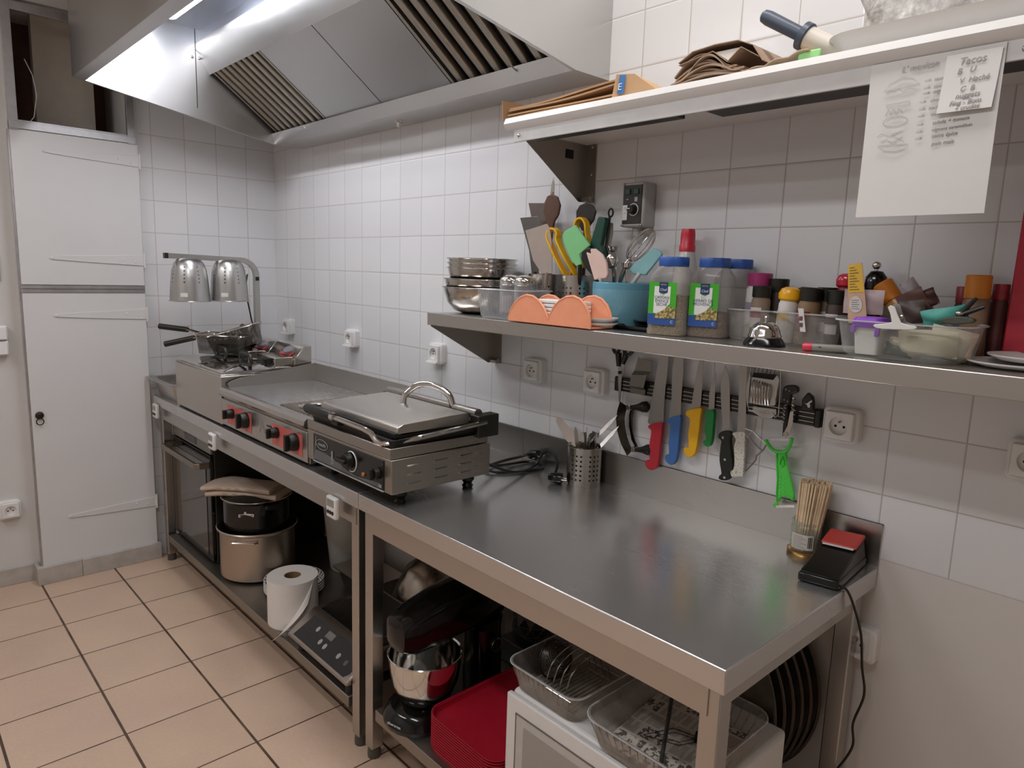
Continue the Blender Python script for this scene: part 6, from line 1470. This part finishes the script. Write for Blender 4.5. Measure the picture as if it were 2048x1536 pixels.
# printed paper in the right box
NP = NT('printed_sheet'); v_ = NP.coord(); x, y, z = NP.xyz(v_)
def fr(s_, p, o=0): return NP.math('FRACT', NP.math('ADD', NP.math('DIVIDE', s_, p), o))
lines = NP.math('GREATER_THAN', NP.math('SINE', NP.math('MULTIPLY', y, 1900)), .1)
br_ = NP.n('TexBrick'); br_.inputs['Scale'].default_value = 1; br_.inputs['Brick Width'].default_value = .075; br_.inputs['Row Height'].default_value = .05; br_.inputs['Mortar Size'].default_value = .004; br_.inputs['Color1'].default_value = (.2, .2, .2, 1); br_.inputs['Color2'].default_value = (.9, .9, .9, 1); br_.inputs['Mortar'].default_value = (0, 0, 0, 1); br_.inputs['Bias'].default_value = 0
mp = NP.n('Mapping'); NP.l(v_, mp.inputs[0]); mp.inputs['Rotation'].default_value = (0, 0, .0); NP.l(mp.outputs[0], br_.inputs['Vector'])
nz = NP.noise(55, detail=4, rough=.7); wrd = NP.noise(130, sc=(1, .1, 1), detail=1)
pic = NP.math('MULTIPLY', NP.math('GREATER_THAN', NP.math('SUBTRACT', br_.outputs[0], 0), .62), NP.math('GREATER_THAN', nz, .5))
mort = NP.math('LESS_THAN', br_.outputs[0], .03)
txt_ = NP.math('MULTIPLY', NP.math('MULTIPLY', lines, NP.math('GREATER_THAN', wrd, .42)), NP.math('LESS_THAN', br_.outputs[0], .62))
ink = NP.math('MAXIMUM', NP.math('MULTIPLY', txt_, .75), NP.math('MULTIPLY', pic, .85)); ink = NP.math('MULTIPLY', ink, NP.math('SUBTRACT', 1, mort))
NP = NP.done(NP.bsdf(NP.mix(ink, lin('c9c0b5'), lin('2b2622')), .8))
t = thing('newspaper', 'sheet of black printed newspaper lining the right clear box', 'newspaper', (2.94, -.455, .494))
part(t, 'sheet', MB().box(-.112, .112, -.125, .125, 0, .0012), NP, False)
sh = [o for o in t.children][0]; sh.location = (0, 0, .006); sh.rotation_euler = (.0, .02, .12)
part(t, 'box_outline', MB().tube([(2.885, -.50, .503), (2.955, -.47, .503), (2.985, -.41, .503), (2.915, -.43, .503)], .0009, 5, True).tube([(2.905, -.48, .503), (2.95, -.46, .503), (2.965, -.425, .503), (2.925, -.44, .503)], .0007, 5, True), M_BLK, one=True)
t = thing('dark_rod', 'thin dark rod standing tilted in the right clear box', 'rod', (2.965, -.56, .5))
part(t, 'rod', MB().tube([(2.985, -.585, .50), (2.90, -.415, .605)], .0045, 8), mat('speckled_black', '2a2824', .6, var=.4, scale=200))
t = thing('black_wedge', 'small glossy black wedge lying in the right clear box', 'block', (2.99, -.43, .5))
part(t, 'block', MB().loft([rrect(2.985, -.425, .035, .02, .003, .503), rrect(2.985, -.425, .03, .018, .003, .525)]), M_BLKG)
# pizza pans standing against the wall
for k in range(6):
    y = -.028-k*.033
    lab = ['round dark pizza pan standing against the wall, hindmost of six', 'round pizza pan second from the wall behind the microwave', 'round pizza pan third from the wall behind the microwave', 'round pizza pan fourth from the wall behind the microwave', 'round pizza pan fifth from the wall behind the microwave', 'round pizza pan nearest the microwave, foremost of six'][k]
    R_ = .285; cx = 2.79-.006*k; cz = ZB+R_+.001
    t = thing('pizza_pan', lab, 'pan', (cx, y, cz), 'pizza pans behind the microwave')
    q = MB().lathe([(0, 0), (R_-.012, 0), (R_-.004, .016), (R_, .018), (R_, .020), (R_-.006, .020), (R_-.014, .003), (0, .003)], (0, 0, 0), 72)
    q.v = [(v[0], -v[2], v[1]) for v in q.v]
    part(t, 'pan', q, mat('pan_dark_steel', '8a8175', .36, .9, var=.12), False)
# ================================================================ upper white shelf contents (top at 1.902)
ZU = 1.9025
M_CARD = mat('cardboard', 'b08a64', .8, var=.08, scale=30)
M_CARDE = NT('cardboard_edge'); wv_ = M_CARDE.n('TexWave'); wv_.inputs['Scale'].default_value = 90; wv_.inputs['Distortion'].default_value = 1.5; M_CARDE.l(M_CARDE.coord(), wv_.inputs[0])
M_CARDE = M_CARDE.done(M_CARDE.bsdf(M_CARDE.mix(wv_.outputs[1], lin('8f6c4a'), lin('c49d76')), .85))
for k, lab in enumerate(('flattened brown carton at the bottom on the white shelf end', 'second flattened carton from the bottom on the white shelf', 'third flattened carton on the white shelf, below the top one', 'topmost flattened carton of the pile on the white shelf')):
    t = thing('flat_carton', lab, 'carton', (2.33, -.15, ZU+k*.0085), 'flattened cartons on the white shelf')
    n = 10; q = MB(); secs = []
    for i in range(n+1):
        u = i/n; x = 2.145+(.385)*u; zz = ZU+k*.0085+(.0035*math.sin(u*5+k)+.0035)*(1 if k > 1 else .3)+ (.012*u if k > 1 else 0)
        secs.append([(x, -.285+.004*k, zz), (x, -.06, zz), (x, -.06, zz+.0045), (x, -.285+.004*k, zz+.0045)])
    part(t, 'board', q.loft(secs), M_CARDE if k in (0, 2) else M_CARD)
t = thing('carton_flap', 'brown carton end flap standing up at the left shelf end', 'carton', (2.14, -.2, ZU))
part(t, 'flap', MB().add([(2.132, -.287, ZU), (2.122, -.283, 1.958), (2.165, -.15, 1.953), (2.15, -.10, ZU), (2.14, -.287, ZU)], [(0, 1, 2, 3), ]), M_CARD, solid=.003)
t = thing('small_carton', 'brown carton with blue printed patch beside the flat cartons', 'carton', (2.57, -.2, ZU))
q = MB(); q.add([(2.525, -.287, ZU), (2.535, -.285, 1.958), (2.578, -.27, 1.955), (2.64, -.24, ZU+.004), (2.525, -.10, ZU), (2.535, -.10, 1.955), (2.64, -.10, ZU+.004)], [(0, 1, 2, 3), (0, 4, 5, 1), (1, 5, 2), (2, 5, 6, 3), (0, 3, 6, 4)])
bx_ = part(t, 'box', q, mat('cardboard_light', 'c9a27a', .7))
part(t, 'blue_patch', MB().add([(2.541, -.2868, 1.912), (2.546, -.2862, 1.954), (2.561, -.281, 1.953), (2.557, -.282, 1.911)], [(0, 1, 2, 3)]), mat('print_blue', '3f78b5', .5), sub=bx_, solid=.0006)
text('E', .022, (2.550, -.2885, 1.926), frame((1, .3, 0), (.08, 0, 1)), M_WHT, t, 'lettering')
# stack of brown paper bags
M_BAG = mat('kraft_paper', 'a48a73', .8, var=.1, scale=30, bump=.1)
t0 = None
for k in range(10):
    lab = ('lowest', 'second lowest', 'third lowest', 'fourth lowest', 'fifth lowest', 'sixth from the bottom', 'seventh from the bottom', 'eighth from the bottom', 'second from the top', 'topmost')[k]+' brown paper bag of the folded pile on the white shelf'
    t = thing('paper_bag', lab, 'bag', (2.8, -.2, ZU+k*.0058), 'folded paper bags on the white shelf')
    random.seed(40+k); ph = random.uniform(0, 1); q = MB(); secs = []
    n = 12; xa_ = 2.665+.012*((k*7) % 3)-(.015 if k == 9 else 0)+.004*k; xb_ = 2.895-.012*((k*5) % 3)-.006*k
    for i in range(n+1):
        u = i/n; x = xa_+(xb_-xa_)*u; b = math.sin(PI*min(1, u*1.15))
        z0_ = ZU+.002+k*.0046*(.55+.65*b)+.012*b*(k/9.0); th = .0036+.0012*math.sin(9*u+ph*6)
        secs.append([(x, -.262+.006*math.sin(k*2.1), z0_), (x+.01, -.07, z0_), (x+.01, -.07, z0_+th), (x, -.262+.006*math.sin(k*2.1), z0_+th)])
    part(t, 'bag', q.loft(secs), M_BAG)
t = thing('open_bag', 'upper brown paper bag with gaping white mouth on the pile', 'bag', (2.80, -.26, 1.96))
def strip(path, y0, y1): 
    n = len(path); return MB().add([(x, y0, z) for x, z in path]+[(x+.004, y1, z) for x, z in path], [(i, i+1, n+i+1, n+i) for i in range(n-1)])
part(t, 'upper_fold', strip([(2.700, 1.956), (2.735, 1.974), (2.79, 1.978), (2.845, 1.976), (2.88, 1.96), (2.905, 1.925)], -.270, -.08), M_BAG, solid=.0016)
part(t, 'lower_fold', strip([(2.70, 1.952), (2.785, 1.966), (2.822, 1.938), (2.852, 1.962), (2.895, 1.935)], -.268, -.08), M_BAG, solid=.0016)
part(t, 'lining', MB().add([(2.788, -.262, 1.964), (2.848, -.262, 1.963), (2.822, -.262, 1.941)], [(0, 1, 2)]), M_PAP, solid=.001)
t = thing('loose_kraft_sheet', 'creased kraft paper sheet right of the paper bag pile', 'paper', (2.93, -.2, ZU))
part(t, 'sheet', MB().sheet(lambda u, v: (2.86+.14*u, -.27+.17*v, ZU+.003+.02*u*(1-.4*v)+.006*abs(math.sin(9*u+4*v))), 14, 5), mat('kraft_light', 'c2a78e', .8), solid=.002)
t = thing('green_packet', 'small pale green packet beside the rolling pin', 'packet', (2.99, -.25, 1.92))
part(t, 'wrapper', MB().box(2.975, 3.02, -.262, -.255, ZU+.006, ZU+.026), mat('pale_green', '9fe08f', .5), bev=.003)
# rolling pin
t = thing('rolling_pin', 'rolling pin with dark blue-grey handle sticking out over the shelf', 'rolling pin', (3.0, -.23, 1.94))
M_PIN = mat('slate_plastic', '46505f', .4)
p0, p1 = Vector((2.886, -.245, 2.02)), Vector((2.966, -.232, 1.969)); d = (p1-p0).normalized()
part(t, 'handle', MB().tube([p0-d*.004, p0, p0+d*.012, p1], [.008, .0125, .0145, .0135], 16), M_PIN)
part(t, 'collar', MB().tube([p1-d*.004, p1, p1+d*.012, p1+d*.014], [.018, .027, .027, .024], 28), M_PIN)
part(t, 'hub', MB().ball(tuple(p1-d*.008), .013), mat('slate_light', '7f8796', .35))
part(t, 'roller', MB().tube([p1+d*.014, Vector((3.03, -.222, 1.930)), Vector((3.2, -.15, 1.926))], [.0225, .0225, .0225], 28), mat('cream_roller', 'd3cabd', .5))
# white tray and things on it
t = thing('white_tray', 'long shallow white plastic tray at the right of the white shelf', 'tray', (3.25, -.17, ZU))
part(t, 'tray', MB().loft([rrect(3.26, -.165, .42, .20, .05, ZU), rrect(3.26, -.165, .46, .235, .06, ZU+.034), rrect(3.26, -.165, .47, .245, .06, ZU+.038), rrect(3.26, -.165, .45, .225, .055, ZU+.038), rrect(3.26, -.165, .41, .19, .045, ZU+.004)]), M_WHT)
PB = NT('crinkled_film'); nz = PB.noise(22, detail=5, rough=.7); tr = PB.n('BsdfTransparent'); gl = PB.bsdf(PB.mix(PB.rng(nz, .4, .62, 0, 1), lin('8f8983'), lin('d6d2cd')), .25); mx = PB.n('MixShader'); PB.l(PB.rng(nz, .35, .65, .55, .9), mx.inputs[0]); PB.l(tr.outputs[0], mx.inputs[1]); PB.l(gl.outputs[0], mx.inputs[2]); PB = PB.done(mx)
t = thing('film_bag', 'crinkled grey plastic film bag piled on the white tray', 'bag', (3.25, -.15, ZU+.03))
random.seed(9); q = MB()
def film(u, v):
    a_ = 2*PI*u; h_ = v; rx, ry = .155-.02*h_+.03*h_*h_, .085
    c_ = 1+.10*math.sin(5*a_+4*h_)+.06*math.sin(11*a_-7*h_)
    return (3.215+.045*h_*0+rx*c_*math.cos(a_)*(1-.15*h_)-.03*h_, -.14+ry*c_*math.sin(a_)*(1-.3*h_), ZU+.012+.17*h_+.012*math.sin(4*a_))
q.sheet(film, 60, 14)
part(t, 'film', q, PB, sharp=1.0)
t = thing('red_packet', 'small crimson packet peeking out behind the white tray', 'packet', (3.06, -.06, ZU))
part(t, 'wrapper', MB().loft([rrect(3.06, -.05, .05, .03, .005, ZU), rrect(3.07, -.05, .03, .02, .005, ZU+.085)]), mat('crimson_film', 'c23a52', .35))
t = thing('blue_cap', 'small dark blue cap showing behind the white tray', 'cap', (3.11, -.05, ZU))
part(t, 'cap', MB().lathe([(0, 0), (.014, 0), (.014, .083), (0, .085)], (3.108, -.05, ZU), 16), mat('navy_cap', '3c4a78', .4))
t = thing('glass_jar_top', 'dark glass jar at the far right end of the white shelf', 'jar', (3.40, -.2, ZU+.01))
part(t, 'jar', MB().lathe([(0, 0), (.04, 0), (.042, .05), (.03, .08), (.03, .1), (0, .1)], (3.42, -.15, ZU+.006), 28), mat('dark_glass', '5c5a58', .12))
# ---------------------------------------------------------------- handwritten papers
M_SHEET = mat('writing_paper', 'dedbd8', .7, var=.01); M_PENCIL = mat('pencil', 'a5a19e', .7)
t = thing('recipe_sheet', 'white sheet with handwritten burger recipe hanging off the white shelf', 'paper', (3.237, -.3, 1.73))
part(t, 'sheet', MB().sheet(lambda u, v: (3.135+.2045*u, -.3005-.004*math.sin(PI*v)*(u-.3)-.006*max(0, .3-v)*u, 1.602+.265*v), 8, 8), M_SHEET, solid=.0004)
def pen(t, pts, close=False, y=-.3035, w_=.00042): 
    return MB().tube([(a, y, b) for a, b in pts], w_, 4, close)
dr = MB()
for q, c_ in (((mm([(3162,1818),(3170,1829),(3189,1836),(3207,1833),(3219,1822)])), True), (mm([(3166,1814),(3173,1818),(3180,1815),(3186,1819),(3193,1814),(3203,1817),(3211,1816)]), False), (mm([(3168,1794),(3205,1796),(3208,1791),(3170,1789)]), True),
   (mm([(3169,1776),(3173,1786),(3178,1776),(3181,1786),(3187,1776),(3190,1786),(3197,1778)]), False), ([(3.186+.02*math.cos(k*.4), 1.7645+.0085*math.sin(k*.4)) for k in range(16)], True), (mm([(3159,1741),(3166,1746),(3180,1740),(3200,1748),(3182,1742),(3196,1734),(3201,1737)]), False),
   (mm([(3165,1732),(3176,1735),(3185,1728),(3196,1734),(3204,1729)]), False), (mm([(3162,1726),(3211,1724),(3204,1716),(3191,1713),(3174,1716),(3163,1723)]), True)):
    k = pen(t, q, c_); dr.add(k.v, k.f)
for z in (1.826, 1.814, 1.806, 1.792, 1.780, 1.769, 1.755, 1.743, 1.732):
    x = 3.222 if z < 1.8 else 3.226
    k = pen(t, [(x, z-.001), (x+.010, z)]); dr.add(k.v, k.f); k = pen(t, [(x+.007, z+.002), (x+.010, z), (x+.007, z-.002)]); dr.add(k.v, k.f)
part(t, 'burger_drawing', dr, M_PENCIL, one=True)
HW = frame((1, 0, .03), (0, 0, 1))
for s_, sz, x, z in (("L' mexican", .0135, 3.216, 1.8505), ('sauce', .0085, 3.250, 1.826), ('sauce', .0085, 3.25, 1.814), ('oig', .0085, 3.246, 1.806), ('cheddar', .0085, 3.252, 1.792), ('nachos', .0085, 3.249, 1.780), ('steak', .0085, 3.25, 1.769), ('salade + tomate', .0085, 3.273, 1.7555), ('oignons caramélisés', .0075, 3.276, 1.744), ('sauce épice', .0085, 3.266, 1.7335), ('pain maïs', .0090, 3.265, 1.721)):
    text(s_, sz, (x, -.3032, z), HW, M_PENCIL, t, 'handwriting', shear=.25)
t = thing('note_paper', 'small handwritten note taped over the recipe sheet', 'note', (3.295, -.304, 1.81))
part(t, 'paper', MB().sheet(lambda u, v: (3.253+.079*u+.004*v, -.3045-.007*(1-v)**2, 1.767+.092*v), 4, 6), M_SHEET, solid=.0004)
for s_, sz, x, z in (('Tacos', .016, 3.295, 1.846), ('B   U', .0125, 3.288, 1.831), ('V  Haché', .0115, 3.301, 1.816), ('C  B', .0115, 3.293, 1.802), ('nuggets', .0115, 3.295, 1.7915), ('Fing - Bom', .0105, 3.293, 1.7805), ('+ crudité', .0095, 3.297, 1.7715)):
    text(s_, sz, (x, -.3062-.0065*max(0, (1.859-z)/.092)**2, z), HW, M_PENCIL, t, 'handwriting', shear=.25)
